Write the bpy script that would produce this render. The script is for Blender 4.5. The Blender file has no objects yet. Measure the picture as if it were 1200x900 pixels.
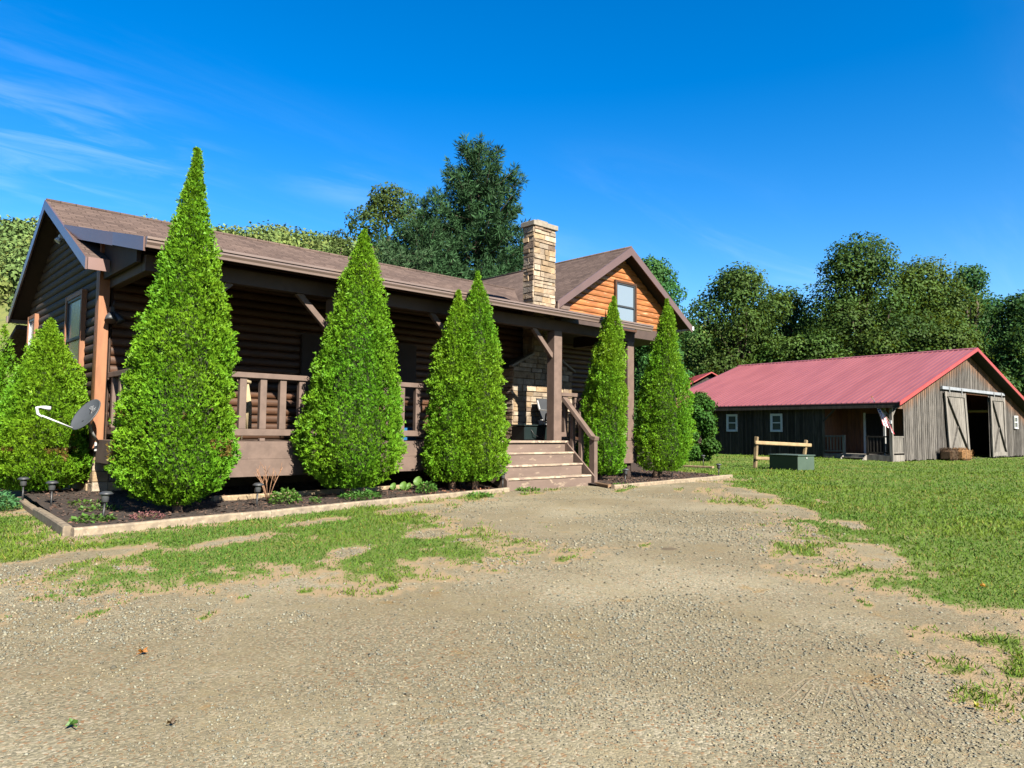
import bpy, math, random
import numpy as np
from mathutils import Vector, Matrix

random.seed(7)
RNG = np.random.default_rng(7)
S = bpy.context.scene
COL = S.collection
R = math.radians

# ------------------------------------------------------------------ helpers
def node_mat(name):
    m = bpy.data.materials.new(name)
    m.use_nodes = True
    nt = m.node_tree
    return m, nt, nt.nodes, nt.links, nt.nodes['Principled BSDF']

def math_node(nt, op, a, b=None, clamp=False):
    n = nt.nodes.new('ShaderNodeMath'); n.operation = op; n.use_clamp = clamp
    for i, v in enumerate((a, b)):
        if v is None: continue
        if isinstance(v, (int, float)): n.inputs[i].default_value = v
        else: nt.links.new(v, n.inputs[i])
    return n.outputs[0]

def mix_col(nt, fac, a, b, mode='MIX'):
    n = nt.nodes.new('ShaderNodeMix'); n.data_type = 'RGBA'; n.blend_type = mode
    for i, v in ((0, fac), (6, a), (7, b)):
        if isinstance(v, (int, float)): n.inputs[i].default_value = v
        elif isinstance(v, (tuple, list)): n.inputs[i].default_value = (*v[:3], 1)
        else: nt.links.new(v, n.inputs[i])
    return n.outputs[2]

def noise_node(nt, vec, scale, detail=4, rough=.55, dist=0):
    n = nt.nodes.new('ShaderNodeTexNoise')
    n.inputs['Scale'].default_value = scale; n.inputs['Detail'].default_value = detail
    n.inputs['Roughness'].default_value = rough; n.inputs['Distortion'].default_value = dist
    nt.links.new(vec, n.inputs['Vector'])
    return n.outputs[0]

def ramp(nt, fac, lo, hi):
    n = nt.nodes.new('ShaderNodeMapRange'); n.interpolation_type = 'SMOOTHSTEP'
    n.inputs[1].default_value = lo; n.inputs[2].default_value = hi
    nt.links.new(fac, n.inputs[0])
    return n.outputs[0]

def obj_coord(nt, stretch=(1, 1, 1)):
    t = nt.nodes.new('ShaderNodeTexCoord'); mp = nt.nodes.new('ShaderNodeMapping')
    mp.inputs['Scale'].default_value = stretch
    nt.links.new(t.outputs['Object'], mp.inputs['Vector'])
    return mp.outputs[0]

def add_bump(nt, bs, height, strength=.3, dist=.01):
    b = nt.nodes.new('ShaderNodeBump'); b.inputs['Strength'].default_value = strength
    b.inputs['Distance'].default_value = dist
    nt.links.new(height, b.inputs['Height']); nt.links.new(b.outputs[0], bs.inputs['Normal'])

ALB = .45   # overall reflectance level of the painted, wooden and leafy things
def tint_out(nt):
    a = nt.nodes.new('ShaderNodeAttribute'); a.attribute_name = 'tint'
    return mix_col(nt, 1.0, a.outputs['Color'], (ALB, ALB, ALB), 'MULTIPLY')

def mat(name, c1, c2=None, rough=.8, scale=6, stretch=(1, 1, 1), bump=.25, bscale=60, bdist=.006, spec=.3,
        metal=0, c3=None, c3range=(.6, .72), c3scale=None):
    m, nt, N, L, bs = node_mat(name)
    v = obj_coord(nt, stretch)
    c2 = c2 or tuple(x * .7 for x in c1)
    f = ramp(nt, noise_node(nt, v, scale, 5, .6), .3, .7)
    col = mix_col(nt, f, c1, c2)
    if c3:
        f3 = ramp(nt, noise_node(nt, v, c3scale or scale * 1.7, 6, .7, .3), *c3range)
        col = mix_col(nt, f3, col, c3)
    col = mix_col(nt, 1.0, col, tint_out(nt), 'MULTIPLY')
    L.new(col, bs.inputs['Base Color'])
    bs.inputs['Roughness'].default_value = rough
    bs.inputs['Specular IOR Level'].default_value = spec
    bs.inputs['Metallic'].default_value = metal
    if bump: add_bump(nt, bs, noise_node(nt, v, bscale, 5, .65), bump, bdist)
    return m

def leaf_mat(name, col, trans=.35, rough=.55, tcol=None, spec=.25):
    m, nt, N, L, bs = node_mat(name)
    c = mix_col(nt, 1.0, col, tint_out(nt), 'MULTIPLY')
    L.new(c, bs.inputs['Base Color']); bs.inputs['Roughness'].default_value = rough
    bs.inputs['Specular IOR Level'].default_value = spec
    tr = N.new('ShaderNodeBsdfTranslucent')
    L.new(mix_col(nt, 1.0, tcol or tuple(min(1, x * 1.3) for x in col), tint_out(nt), 'MULTIPLY'), tr.inputs[0])
    mx = N.new('ShaderNodeMixShader'); mx.inputs[0].default_value = trans
    L.new(bs.outputs[0], mx.inputs[1]); L.new(tr.outputs[0], mx.inputs[2])
    L.new(mx.outputs[0], N['Material Output'].inputs[0])
    return m

def world_of(o):
    v = Vector((0, 0, 0))
    while o is not None:
        v = v + o.location; o = o.parent
    return v

def link(o, parent=None):
    COL.objects.link(o)
    if parent is not None: o.parent = parent
    return o

def tag(o, label=None, cat=None, group=None, kind=None):
    if label: o['label'] = label
    if cat: o['category'] = cat
    if group: o['group'] = group
    if kind: o['kind'] = kind
    return o

def thing(name, label, cat, loc=(0, 0, 0), rz=0, group=None):
    o = bpy.data.objects.new(name, None); o.empty_display_size = .2
    o.location = loc; o.rotation_euler = (0, 0, rz)
    COL.objects.link(o)
    return tag(o, label, cat, group)

class MB:
    def __init__(s): s.v = []; s.f = []; s.t = []; s.mi = []; s.sm = []
    def add(s, vs, fs, tint=(1, 1, 1), mi=0, smooth=False):
        b = len(s.v); s.v += [tuple(map(float, v)) for v in vs]
        if isinstance(tint, (int, float)): tint = (tint,) * 3
        for f in fs:
            s.f.append([b + i for i in f]); s.t.append(tint); s.mi.append(mi); s.sm.append(smooth)
    def box(s, x0, x1, y0, y1, z0, z1, tint=1, mi=0):
        vs = [(x, y, z) for z in (z0, z1) for y in (y0, y1) for x in (x0, x1)]
        s.add(vs, [(0, 2, 3, 1), (4, 5, 7, 6), (0, 1, 5, 4), (2, 6, 7, 3), (0, 4, 6, 2), (1, 3, 7, 5)], tint, mi)
    def bar(s, p0, p1, w, h, up=(0, 0, 1), tint=1, mi=0):
        p0, p1 = Vector(p0), Vector(p1); d = (p1 - p0).normalized(); up = Vector(up)
        if abs(d.dot(up)) > .98: up = Vector((0, 1, 0))
        a = d.cross(up).normalized() * (w / 2); b = a.cross(d).normalized() * (h / 2)
        vs = []
        for p in (p0, p1): vs += [p - a - b, p + a - b, p + a + b, p - a + b]
        s.add(vs, [(3, 2, 1, 0), (4, 5, 6, 7), (0, 1, 5, 4), (1, 2, 6, 5), (2, 3, 7, 6), (3, 0, 4, 7)], tint, mi)
    def prism(s, poly, vec, tint=1, mi=0):
        n = len(poly); vec = Vector(vec); P = [Vector(p) for p in poly]
        nrm = Vector((0, 0, 0))
        for i in range(n): nrm += P[i].cross(P[(i + 1) % n])
        if nrm.dot(vec) < 0: P.reverse()
        vs = P + [p + vec for p in P]
        fs = [list(range(n - 1, -1, -1)), list(range(n, 2 * n))] + [(i, (i + 1) % n, n + (i + 1) % n, n + i) for i in range(n)]
        s.add(vs, fs, tint, mi)
    def tube(s, pts, rad, n=8, tint=1, mi=0, cap=True):
        pts = [Vector(p) for p in pts]
        if isinstance(rad, (int, float)): rad = [rad] * len(pts)
        vs = []; prev = None
        for i, p in enumerate(pts):
            d = (pts[min(i + 1, len(pts) - 1)] - pts[max(i - 1, 0)]).normalized()
            if prev is None:
                a = d.orthogonal().normalized()
            else:
                a = (prev - d * prev.dot(d)).normalized()
            prev = a; b = d.cross(a)
            for k in range(n):
                q = 2 * math.pi * k / n
                vs.append(p + (a * math.cos(q) + b * math.sin(q)) * rad[i])
        fs = []
        for i in range(len(pts) - 1):
            for k in range(n):
                fs.append((i * n + k, i * n + (k + 1) % n, (i + 1) * n + (k + 1) % n, (i + 1) * n + k))
        s.add(vs, fs, tint, mi, True)
        if cap:
            b = len(s.v) - len(vs)
            s.f.append([b + k for k in range(n - 1, -1, -1)]); s.t.append((tint,) * 3 if isinstance(tint, (int, float)) else tint); s.mi.append(mi); s.sm.append(False)
            s.f.append([b + (len(pts) - 1) * n + k for k in range(n)]); s.t.append(s.t[-1]); s.mi.append(mi); s.sm.append(False)
    def lathe(s, prof, c=(0, 0, 0), n=16, tint=1, mi=0):
        vs = []; c = Vector(c)
        for r, z in prof:
            for k in range(n):
                q = 2 * math.pi * k / n; vs.append(c + Vector((r * math.cos(q), r * math.sin(q), z)))
        m = len(prof)
        fs = [(i * n + k, i * n + (k + 1) % n, (i + 1) * n + (k + 1) % n, (i + 1) * n + k) for i in range(m - 1) for k in range(n)]
        fs += [list(range(n - 1, -1, -1)), [(m - 1) * n + k for k in range(n)]]
        s.add(vs, fs, tint, mi, True)
    def build(s, name, mats, parent=None, bevel=0, local=False, xf=None):
        me = bpy.data.meshes.new(name)
        off = Vector((0, 0, 0)) if (local or parent is None) else world_of(parent)
        vs = [Vector(v) for v in s.v]
        if xf is not None: vs = [xf @ v for v in vs]
        me.from_pydata([v - off for v in vs], [], s.f)
        if not isinstance(mats, (list, tuple)): mats = [mats]
        for m in mats: me.materials.append(m)
        me.polygons.foreach_set('material_index', s.mi)
        me.polygons.foreach_set('use_smooth', s.sm)
        at = me.color_attributes.new('tint', 'FLOAT_COLOR', 'CORNER')
        cols = []
        for f, t in zip(s.f, s.t): cols += [t[0], t[1], t[2], 1.0] * len(f)
        at.data.foreach_set('color', cols)
        me.update()
        o = bpy.data.objects.new(name, me); link(o, parent)
        if bevel:
            b = o.modifiers.new('edge', 'BEVEL'); b.width = bevel; b.segments = 1; b.limit_method = 'ANGLE'
        return o

# vectorised value noise
_H = np.random.default_rng(3).random(65536)
def vnoise(P):
    P = np.asarray(P, float); i = np.floor(P).astype(np.int64); f = P - i; f = f * f * (3 - 2 * f)
    if P.shape[1] == 2:
        i = np.c_[i, np.zeros(len(P), np.int64)]; f = np.c_[f, np.zeros(len(P))]
    out = 0
    for dx in (0, 1):
        for dy in (0, 1):
            for dz in (0, 1):
                h = _H[((i[:, 0] + dx) * 73856093 ^ (i[:, 1] + dy) * 19349663 ^ (i[:, 2] + dz) * 83492791) & 65535]
                out = out + h * np.where(dx, f[:, 0], 1 - f[:, 0]) * np.where(dy, f[:, 1], 1 - f[:, 1]) * np.where(dz, f[:, 2], 1 - f[:, 2])
    return out * 2 - 1
def fbm(P, o=4, g=.5):
    P = np.asarray(P, float); a = 1; t = 0; w = 0
    for k in range(o):
        t = t + a * vnoise(P * 2 ** k + 17.3 * k); w += a; a *= g
    return t / w
def sstep(a, b, x):
    t = np.clip((x - a) / (b - a), 0, 1); return t * t * (3 - 2 * t)
def unit(a): return a / np.maximum(np.linalg.norm(a, axis=1, keepdims=True), 1e-9)

def quad_cloud(name, P, D, N, Ln, W, tint, m, parent=None, curl=0.0, mid=.5):
    """one rhombus (leaf, needle tuft, blade, chip) per row"""
    P = np.asarray(P, float); D = unit(D); Sd = unit(np.cross(D, N)); Nn = np.cross(Sd, D)
    n = len(P); Ln = np.broadcast_to(np.asarray(Ln, float), (n,))[:, None]; W = np.broadcast_to(np.asarray(W, float), (n,))[:, None]
    c = P + D * Ln * mid + Nn * Ln * curl
    V = np.empty((n, 4, 3)); V[:, 0] = P; V[:, 1] = c - Sd * W / 2; V[:, 2] = P + D * Ln; V[:, 3] = c + Sd * W / 2
    if parent is not None: V -= np.array(world_of(parent))
    me = bpy.data.meshes.new(name)
    me.vertices.add(4 * n); me.vertices.foreach_set('co', V.reshape(-1).astype(np.float32))
    me.loops.add(4 * n); me.loops.foreach_set('vertex_index', np.arange(4 * n, dtype=np.int32))
    me.polygons.add(n); me.polygons.foreach_set('loop_start', np.arange(0, 4 * n, 4, dtype=np.int32))
    me.materials.append(m)
    a = me.color_attributes.new('tint', 'FLOAT_COLOR', 'POINT')
    c4 = np.ones((n, 4, 4)); c4[:, :, :3] = np.asarray(tint)[:, None, :]
    a.data.foreach_set('color', c4.reshape(-1).astype(np.float32))
    me.update(calc_edges=True)
    o = bpy.data.objects.new(name, me); link(o, parent)
    return o

# ------------------------------------------------------------------ camera, light, sky
CAM_H = 1.15
cd = bpy.data.cameras.new('camera'); cam = bpy.data.objects.new('camera', cd); COL.objects.link(cam)
rt = Vector((.73130, -.68180, .00977)).normalized(); fw = Vector((.68030, .73000, .06533)).normalized()
up = rt.cross(fw).normalized(); rt = fw.cross(up).normalized()
M = Matrix((rt, up, -fw)).transposed().to_4x4(); M.translation = (0, 0, CAM_H)
cam.matrix_world = M
cd.sensor_width = 36; cd.lens = 36 * 854.04 / 1200; cd.clip_end = 6000; cd.clip_start = .05
S.camera = cam

EL = R(37.0)
AZ = R(10)
sd = Vector((math.sin(AZ) * math.cos(EL), math.cos(AZ) * math.cos(EL), -math.sin(EL))).normalized()
sl = bpy.data.lights.new('sun', 'SUN'); sl.energy = 5.0; sl.angle = R(.5); sl.color = (1, .93, .80)
so = bpy.data.objects.new('sun', sl); COL.objects.link(so); so.rotation_euler = sd.to_track_quat('-Z', 'Y').to_euler()
so.location = (0, 0, 30)

W = bpy.data.worlds.new('World'); S.world = W; W.use_nodes = True
nt = W.node_tree; N = nt.nodes; L = nt.links; bg = N['Background']
sky = N.new('ShaderNodeTexSky'); sky.sky_type = 'NISHITA'; sky.sun_disc = False
sky.sun_elevation = EL; sky.sun_rotation = math.atan2(-sd.x, -sd.y)
sky.air_density = 1.0; sky.dust_density = .3; sky.ozone_density = 3.0
hs = N.new('ShaderNodeHueSaturation'); hs.inputs['Saturation'].default_value = 1.46; hs.inputs['Value'].default_value = .92
hs.inputs['Hue'].default_value = .506
L.new(sky.outputs[0], hs.inputs['Color'])
tc = N.new('ShaderNodeTexCoord')
sep = N.new('ShaderNodeSeparateXYZ'); L.new(tc.outputs['Generated'], sep.inputs[0])
zz = math_node(nt, 'MAXIMUM', math_node(nt, 'ADD', sep.outputs[2], .12), .05)
cmb = N.new('ShaderNodeCombineXYZ')
L.new(math_node(nt, 'DIVIDE', sep.outputs[0], zz), cmb.inputs[0]); L.new(math_node(nt, 'DIVIDE', sep.outputs[1], zz), cmb.inputs[1])
mp = N.new('ShaderNodeMapping'); mp.inputs['Rotation'].default_value = (0, 0, R(28)); mp.inputs['Scale'].default_value = (.45, 1.5, 1)
mp.inputs['Location'].default_value = (1.7, -.8, 0)
L.new(cmb.outputs[0], mp.inputs['Vector'])
wn = noise_node(nt, mp.outputs[0], 1.5, 8, .62, .7)
big = ramp(nt, noise_node(nt, mp.outputs[0], .55, 2), .46, .66)
cf = math_node(nt, 'MULTIPLY', ramp(nt, wn, .46, .82), big)
cf = math_node(nt, 'MULTIPLY', cf, .28)
wd = (fw + rt * (-575 / 854) + up * (285 / 854)).normalized(); wp = (wd.x / (wd.z + .12), wd.y / (wd.z + .12), 0)
vd = N.new('ShaderNodeVectorMath'); vd.operation = 'DISTANCE'; L.new(cmb.outputs[0], vd.inputs[0]); vd.inputs[1].default_value = wp
wm = N.new('ShaderNodeMapping'); wm.inputs['Rotation'].default_value = (0, 0, R(-35)); wm.inputs['Scale'].default_value = (1.0, 3.2, 1); L.new(cmb.outputs[0], wm.inputs['Vector'])
wisp = math_node(nt, 'MULTIPLY', ramp(nt, vd.outputs['Value'], .62, .05), ramp(nt, noise_node(nt, wm.outputs[0], 2.6, 7, .6, .8), .40, .75))
cf = math_node(nt, 'ADD', math_node(nt, 'MULTIPLY', cf, .5), math_node(nt, 'MULTIPLY', wisp, .11), True)
cc = mix_col(nt, cf, hs.outputs[0], (7.0, 7.6, 8.4))
L.new(cc, bg.inputs['Color']); bg.inputs['Strength'].default_value = .05

S.view_settings.view_transform = 'Standard'; S.view_settings.look = 'None'
S.view_settings.exposure = 2.28; S.view_settings.gamma = 1
S.render.resolution_x = 1024; S.render.resolution_y = 768
S.cycles.max_bounces = 5; S.cycles.diffuse_bounces = 1; S.cycles.transparent_max_bounces = 4; S.cycles.use_denoising = True
S.cycles.caustics_reflective = False; S.cycles.caustics_refractive = False

# ------------------------------------------------------------------ materials
BROWN = mat('brown_stain_paint', (.185, .127, .102), (.135, .092, .074), .65, 5, (1, 1, 1), .25, 35, c3=(.27, .20, .165), c3range=(.62, .78), c3scale=9)
STEPM = mat('worn_step_paint', (.20, .140, .112), (.155, .108, .086), .7, 3, (.45, 1, 1.5), .25, 40, c3=(.36, .275, .20), c3range=(.56, .66), c3scale=5.5)
TREADM = mat('worn_tread_paint', (.36, .28, .205), (.24, .17, .14), .7, 5, (.5, 1, 1), .25, 40, c3=(.52, .43, .31), c3range=(.5, .6))
FASCIA = mat('brown_trim_metal', (.16, .100, .090), (.14, .09, .08), .30, 2, (1, 1, 1), 0, spec=.4)
GUTTER = mat('gutter_metal', (.215, .155, .132), (.18, .13, .11), .35, 2, (.3, 1, 1), 0, spec=.5)
SHADEBEAM = mat('shaded_brown_beam', (.085, .054, .044), (.065, .042, .035), .7, 4, (1, 1, 1), .2, 35)  # porch brown with the shade under the eave put into the colour
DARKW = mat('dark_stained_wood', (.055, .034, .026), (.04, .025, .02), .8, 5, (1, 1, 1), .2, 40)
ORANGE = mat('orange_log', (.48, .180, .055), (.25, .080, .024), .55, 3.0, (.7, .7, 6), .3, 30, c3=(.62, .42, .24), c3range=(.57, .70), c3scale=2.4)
SHADELOG = mat('shaded_orange_log', (.10, .040, .0155), (.058, .025, .011), .6, 2.0, (.7, .7, 5), .25, 30, c3=(.36, .20, .10), c3range=(.6, .75))  # orange log colour darkened to carry the porch shade
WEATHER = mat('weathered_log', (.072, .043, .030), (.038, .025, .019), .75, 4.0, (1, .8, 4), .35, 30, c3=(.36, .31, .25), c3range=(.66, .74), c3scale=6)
CORNER = mat('orange_trim_board', (.36, .155, .070), (.26, .105, .048), .6, 3, (3, 3, .6), .2, 40)
STONE = mat('tan_stone', (.43, .355, .27), (.27, .215, .16), .9, 7, (1, 1, 1), .7, 28, .02, c3=(.30, .21, .14), c3range=(.6, .7), c3scale=5)
MORTAR = mat('mortar', (.24, .18, .12), (.18, .13, .09), .95, 9)
CAPST = mat('cap_stone', (.33, .29, .235), (.25, .215, .17), .9, 9, bump=.4)
GREYW = mat('aged_timber', (.36, .29, .205), (.21, .17, .125), .85, 5, (2, 2, 2), .4, 30, c3=(.50, .42, .31), c3range=(.55, .7))
FENCEW = mat('yellowed_fence_wood', (.36, .265, .14), (.24, .165, .085), .8, 3, (1, 1, 1), .3, 30)
BARK = mat('bark', (.13, .095, .07), (.08, .06, .045), .95, 6, (2, 2, .6), .8, 14, .03)
THTRUNK = mat('cedar_bark', (.24, .15, .10), (.15, .09, .06), .95, 10, (3, 3, .5), .6, 20, .02)
METALRED = mat('red_roof_metal', (.33, .105, .112), (.265, .078, .085), .42, .9, (.25, 2.2, 1), 0, spec=.5)
REDTRIM = mat('red_trim_metal', (.44, .062, .055), (.38, .05, .045), .4, 1.2, (1, 1, 1), 0, spec=.4)
BLACKPL = mat('black_plastic', (.022, .022, .024), (.03, .03, .03), .45, 4, bump=0)
DARKGREY = mat('dark_grey_metal', (.052, .056, .063), (.042, .045, .05), .5, 5, bump=0)
LIGHTGREY = mat('light_grey_metal', (.55, .55, .54), (.46, .46, .45), .45, 5, bump=0)
TRACKM = mat('galvanised_track', (.34, .36, .40), (.26, .28, .31), .5, 5, bump=0)
DISHM = mat('dish_grey', (.078, .087, .10), (.068, .075, .087), .55, 5, bump=0)
LENS = mat('smoky_lens', (.085, .09, .095), (.06, .065, .07), .2, 5, bump=0, spec=.6)
GREENBOX = mat('green_cabinet_paint', (.075, .115, .085), (.06, .095, .07), .5, 3, bump=.05)
WHITE = mat('white_paint', (.78, .80, .82), (.68, .70, .74), .5, 4, bump=.05)
BLUEPL = mat('blue_plastic', (.03, .16, .36), (.025, .13, .3), .4, 4, bump=0)
BLACKGREEN = mat('dark_green_plastic', (.010, .022, .022), (.008, .018, .018), .5, 4, bump=0)
ROPE = mat('beige_rope', (.45, .36, .22), (.36, .28, .17), .9, 20, bump=.4)
STRAW = mat('straw', (.40, .21, .08), (.26, .13, .05), .95, 14, (1, 1, 3), .8, 60, .03, c3=(.52, .34, .16), c3range=(.6, .7))
MULCH = mat('mulch', (.055, .036, .026), (.030, .021, .016), .95, 14, (1, 1, 1), .9, 40, .03, c3=(.15, .085, .05), c3range=(.56, .66))
DIRT = mat('dark_dirt', (.05, .038, .03), (.035, .027, .02), .95, 8, bump=.5)

def glass_mat(name, col=(.03, .035, .04), rough=.05):
    m, nt, N, L, bs = node_mat(name)
    bs.inputs['Base Color'].default_value = (*col, 1); bs.inputs['Roughness'].default_value = rough
    bs.inputs['Specular IOR Level'].default_value = .8
    add_bump(nt, bs, noise_node(nt, obj_coord(nt), 1.5, 1), .08, .02)
    return m
GLASS = glass_mat('window_glass'); GLASS2 = glass_mat('hazy_window_glass', (.10, .125, .15), .18)

def shingle_mat(name, rot):
    m, nt, N, L, bs = node_mat(name)
    t = N.new('ShaderNodeTexCoord'); mp = N.new('ShaderNodeMapping'); mp.inputs['Rotation'].default_value = (0, 0, rot)
    L.new(t.outputs['Object'], mp.inputs['Vector'])
    b = N.new('ShaderNodeTexBrick'); L.new(mp.outputs[0], b.inputs['Vector'])
    b.inputs['Scale'].default_value = 1; b.inputs['Brick Width'].default_value = .26; b.inputs['Row Height'].default_value = .125
    b.inputs['Mortar Size'].default_value = .008; b.inputs['Mortar Smooth'].default_value = .3; b.offset = .37; b.inputs['Bias'].default_value = 0
    b.inputs['Color1'].default_value = (.170, .120, .100, 1); b.inputs['Color2'].default_value = (.092, .064, .054, 1)
    b.inputs['Mortar'].default_value = (.045, .03, .026, 1)
    n = noise_node(nt, mp.outputs[0], 55, 3, .7)
    c = mix_col(nt, ramp(nt, n, .35, .7), b.outputs[0], (.21, .15, .125), 'MIX')
    c = mix_col(nt, .45, b.outputs[0], c)
    n2 = noise_node(nt, mp.outputs[0], .8, 3)
    c = mix_col(nt, ramp(nt, n2, .3, .7), c, mix_col(nt, 1.0, c, (.8, .8, .82), 'MULTIPLY'))
    L.new(mix_col(nt, 1.0, c, (ALB, ALB, ALB), 'MULTIPLY'), bs.inputs['Base Color']); bs.inputs['Roughness'].default_value = .95; bs.inputs['Specular IOR Level'].default_value = .1
    add_bump(nt, bs, b.outputs['Fac'], .6, -.012)
    return m
SHINGLE = shingle_mat('brown_shingles', 0); SHINGLE_X = shingle_mat('brown_shingles_wing', R(90))

def barn_mat(name, orange=True):
    m, nt, N, L, bs = node_mat(name)
    v = obj_coord(nt, (3, 3, .35))
    if orange:
        c = mix_col(nt, ramp(nt, noise_node(nt, v, 5, 5, .65), .3, .7), (.175, .160, .145), (.058, .052, .046))
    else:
        c = mix_col(nt, ramp(nt, noise_node(nt, v, 5, 5, .65), .35, .75), (.030, .024, .020), (.075, .062, .050))  # long wall copy of the boards, eave shade painted in as a darker tone
    if orange:
        t = N.new('ShaderNodeTexCoord'); sp = N.new('ShaderNodeSeparateXYZ'); L.new(t.outputs['Object'], sp.inputs[0])
        a = math_node(nt, 'MINIMUM', sp.outputs[0], math_node(nt, 'SUBTRACT', 16.8, sp.outputs[0]))
        roof = math_node(nt, 'ADD', math_node(nt, 'MULTIPLY', a, .325), 2.55)
        d = math_node(nt, 'SUBTRACT', roof, sp.outputs[2])
        d = math_node(nt, 'ADD', d, math_node(nt, 'MULTIPLY', noise_node(nt, v, 3.0, 4, .7), 1.5))
        f = ramp(nt, d, .95, 1.75)
        oc = mix_col(nt, noise_node(nt, v, 7, 4), (.25, .125, .065), (.12, .062, .035))
        c = mix_col(nt, f, oc, c)
    c = mix_col(nt, 1.0, c, tint_out(nt), 'MULTIPLY')
    L.new(c, bs.inputs['Base Color']); bs.inputs['Roughness'].default_value = .85; bs.inputs['Specular IOR Level'].default_value = .2
    add_bump(nt, bs, noise_node(nt, v, 16, 5, .7), .4, .02)
    return m
BARNW = barn_mat('weathered_barn_board'); BARNSHADE = barn_mat('shaded_barn_board', False)
BARNBR = mat('brown_barn_board', (.26, .105, .045), (.15, .06, .03), .8, 4, (3, 3, .4), .3, 20)
BARNG = mat('silver_barn_board', (.245, .225, .20), (.12, .107, .093), .85, 4, (3, 3, .4), .4, 20)

THUJA = leaf_mat('arborvitae_foliage', (.178, .385, .018), .28, .5, (.31, .58, .02), .15)
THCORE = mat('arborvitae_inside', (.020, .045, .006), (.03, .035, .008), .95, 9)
LEAFM = leaf_mat('broad_leaf', (.062, .126, .026), .25, .65, (.14, .21, .02), .1)
NEEDLE = leaf_mat('pine_needle', (.058, .110, .052), .15, .65, (.06, .11, .05), .1)
FORESTM = leaf_mat('forest_leaf', (.165, .235, .070), .15, .8, None, .05)
GRASSM = leaf_mat('grass_blade', (.138, .232, .030), .32, .6, (.20, .33, .03), .12)
PLANTM = leaf_mat('garden_leaf', (.12, .26, .04), .35, .5, (.17, .34, .03))
STONEM = mat('gravel_stone', (.31, .285, .20), (.235, .22, .16), .85, 30, bump=.2)
CHIPM = mat('bark_chip', (.12, .075, .05), (.08, .05, .035), .95, 20, bump=0)

# ------------------------------------------------------------------ ground
def poly_sd(P, poly):
    poly = np.array(poly, float); n = len(poly); d = np.full(len(P), 1e9); inside = np.zeros(len(P), bool)
    for i in range(n):
        a, b = poly[i], poly[(i + 1) % n]; e = b - a; w = P - a
        t = np.clip((w @ e) / (e @ e), 0, 1); d = np.minimum(d, np.linalg.norm(w - t[:, None] * e, axis=1))
        c = ((a[1] > P[:, 1]) != (b[1] > P[:, 1]))
        with np.errstate(divide='ignore', invalid='ignore'):
            xi = (b[0] - a[0]) * (P[:, 1] - a[1]) / (b[1] - a[1]) + a[0]
        inside ^= c & (P[:, 0] < xi)
    return np.where(inside, d, -d)
GL = [(-6, 10.5), (-3, 7.6), (0.5, 6.6), (0.94, 6.4), (1.48, 5.95), (2.0, 5.6), (2.5, 5.4), (3.2, 4.85), (4.2, 5.0), (5.15, 5.2), (5.3, 5.75), (5.5, 6.8),
      (6.2, 8.2), (7.6, 9.4), (9.3, 10.2), (10.0, 10.35), (9.5, 10.6), (4.0, 9.6), (2.0, 9.0), (2.2, 13.9), (-6, 30)]
GR = [(17.3, 9.95), (15.6, 9.3), (13.4, 8.2), (11.2, 6.2), (9.6, 4.6), (8.5, 3.75), (7.4, 3.35), (6.6, 2.75), (5.95, 2.4), (5.4, 1.75), (4.8, 1.35), (4.3, 1.02), (3.95, .78),
      (3.75, .2), (3.6, -2), (6, -20), (80, -60), (300, -20), (400, 300), (60, 200), (20, 40), (19.2, 20), (18.5, 13.0), (17.4, 11)]
BARE = [(1.9, 7.45, .7, .2, .5), (3.0, 7.5, .7, .22, .5), (4.6, 8.5, .7, .16, .35), (6.3, 9.0, .8, .25, .3), (3.6, 6.0, .3, .1, .6), (1.0, 7.0, .6, .2, .8), (13.2, 7.3, 1.5, .35, .8), (10.9, 5.3, .9, .25, .7),
        (7.6, 2.9, .45, .13, .75), (9.6, 3.9, .5, .16, .7), (12.6, 5.6, .6, .15, .7), (4.9, 6.6, .4, .2, .5), (3.6, 6.2, .35, .15, .5)]
TUFT = [(7.6, 3.5, .45, .12, .7), (7.0, 3.2, .4, .12, .7), (4.25, .98, .22, .07, .8), (6.55, 2.55, .3, .1, .7), (1.25, 5.1, .16, .07, .7), (1.1, 5.75, .22, .06, .7), (2.1, 4.9, .16, .05, .6),
        (2.55, 4.85, .16, .06, .6), (1.5, 5.3, .14, .05, .6), (1.75, 4.6, .14, .04, .6), (4.9, 4.55, .3, .1, .3), (6.2, 4.6, .25, .08, .4), (12.7, 8.6, .4, .15, .5), (11.5, 9.2, .5, .2, .5),
        (10.6, 10.1, .5, .15, .3), (9.6, 9.7, .6, .2, .3), (12.2, 9.45, .6, .12, .4), (5.3, 2.1, .2, .06, .7), (3.0, 4.5, .2, .05, .5)]
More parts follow.
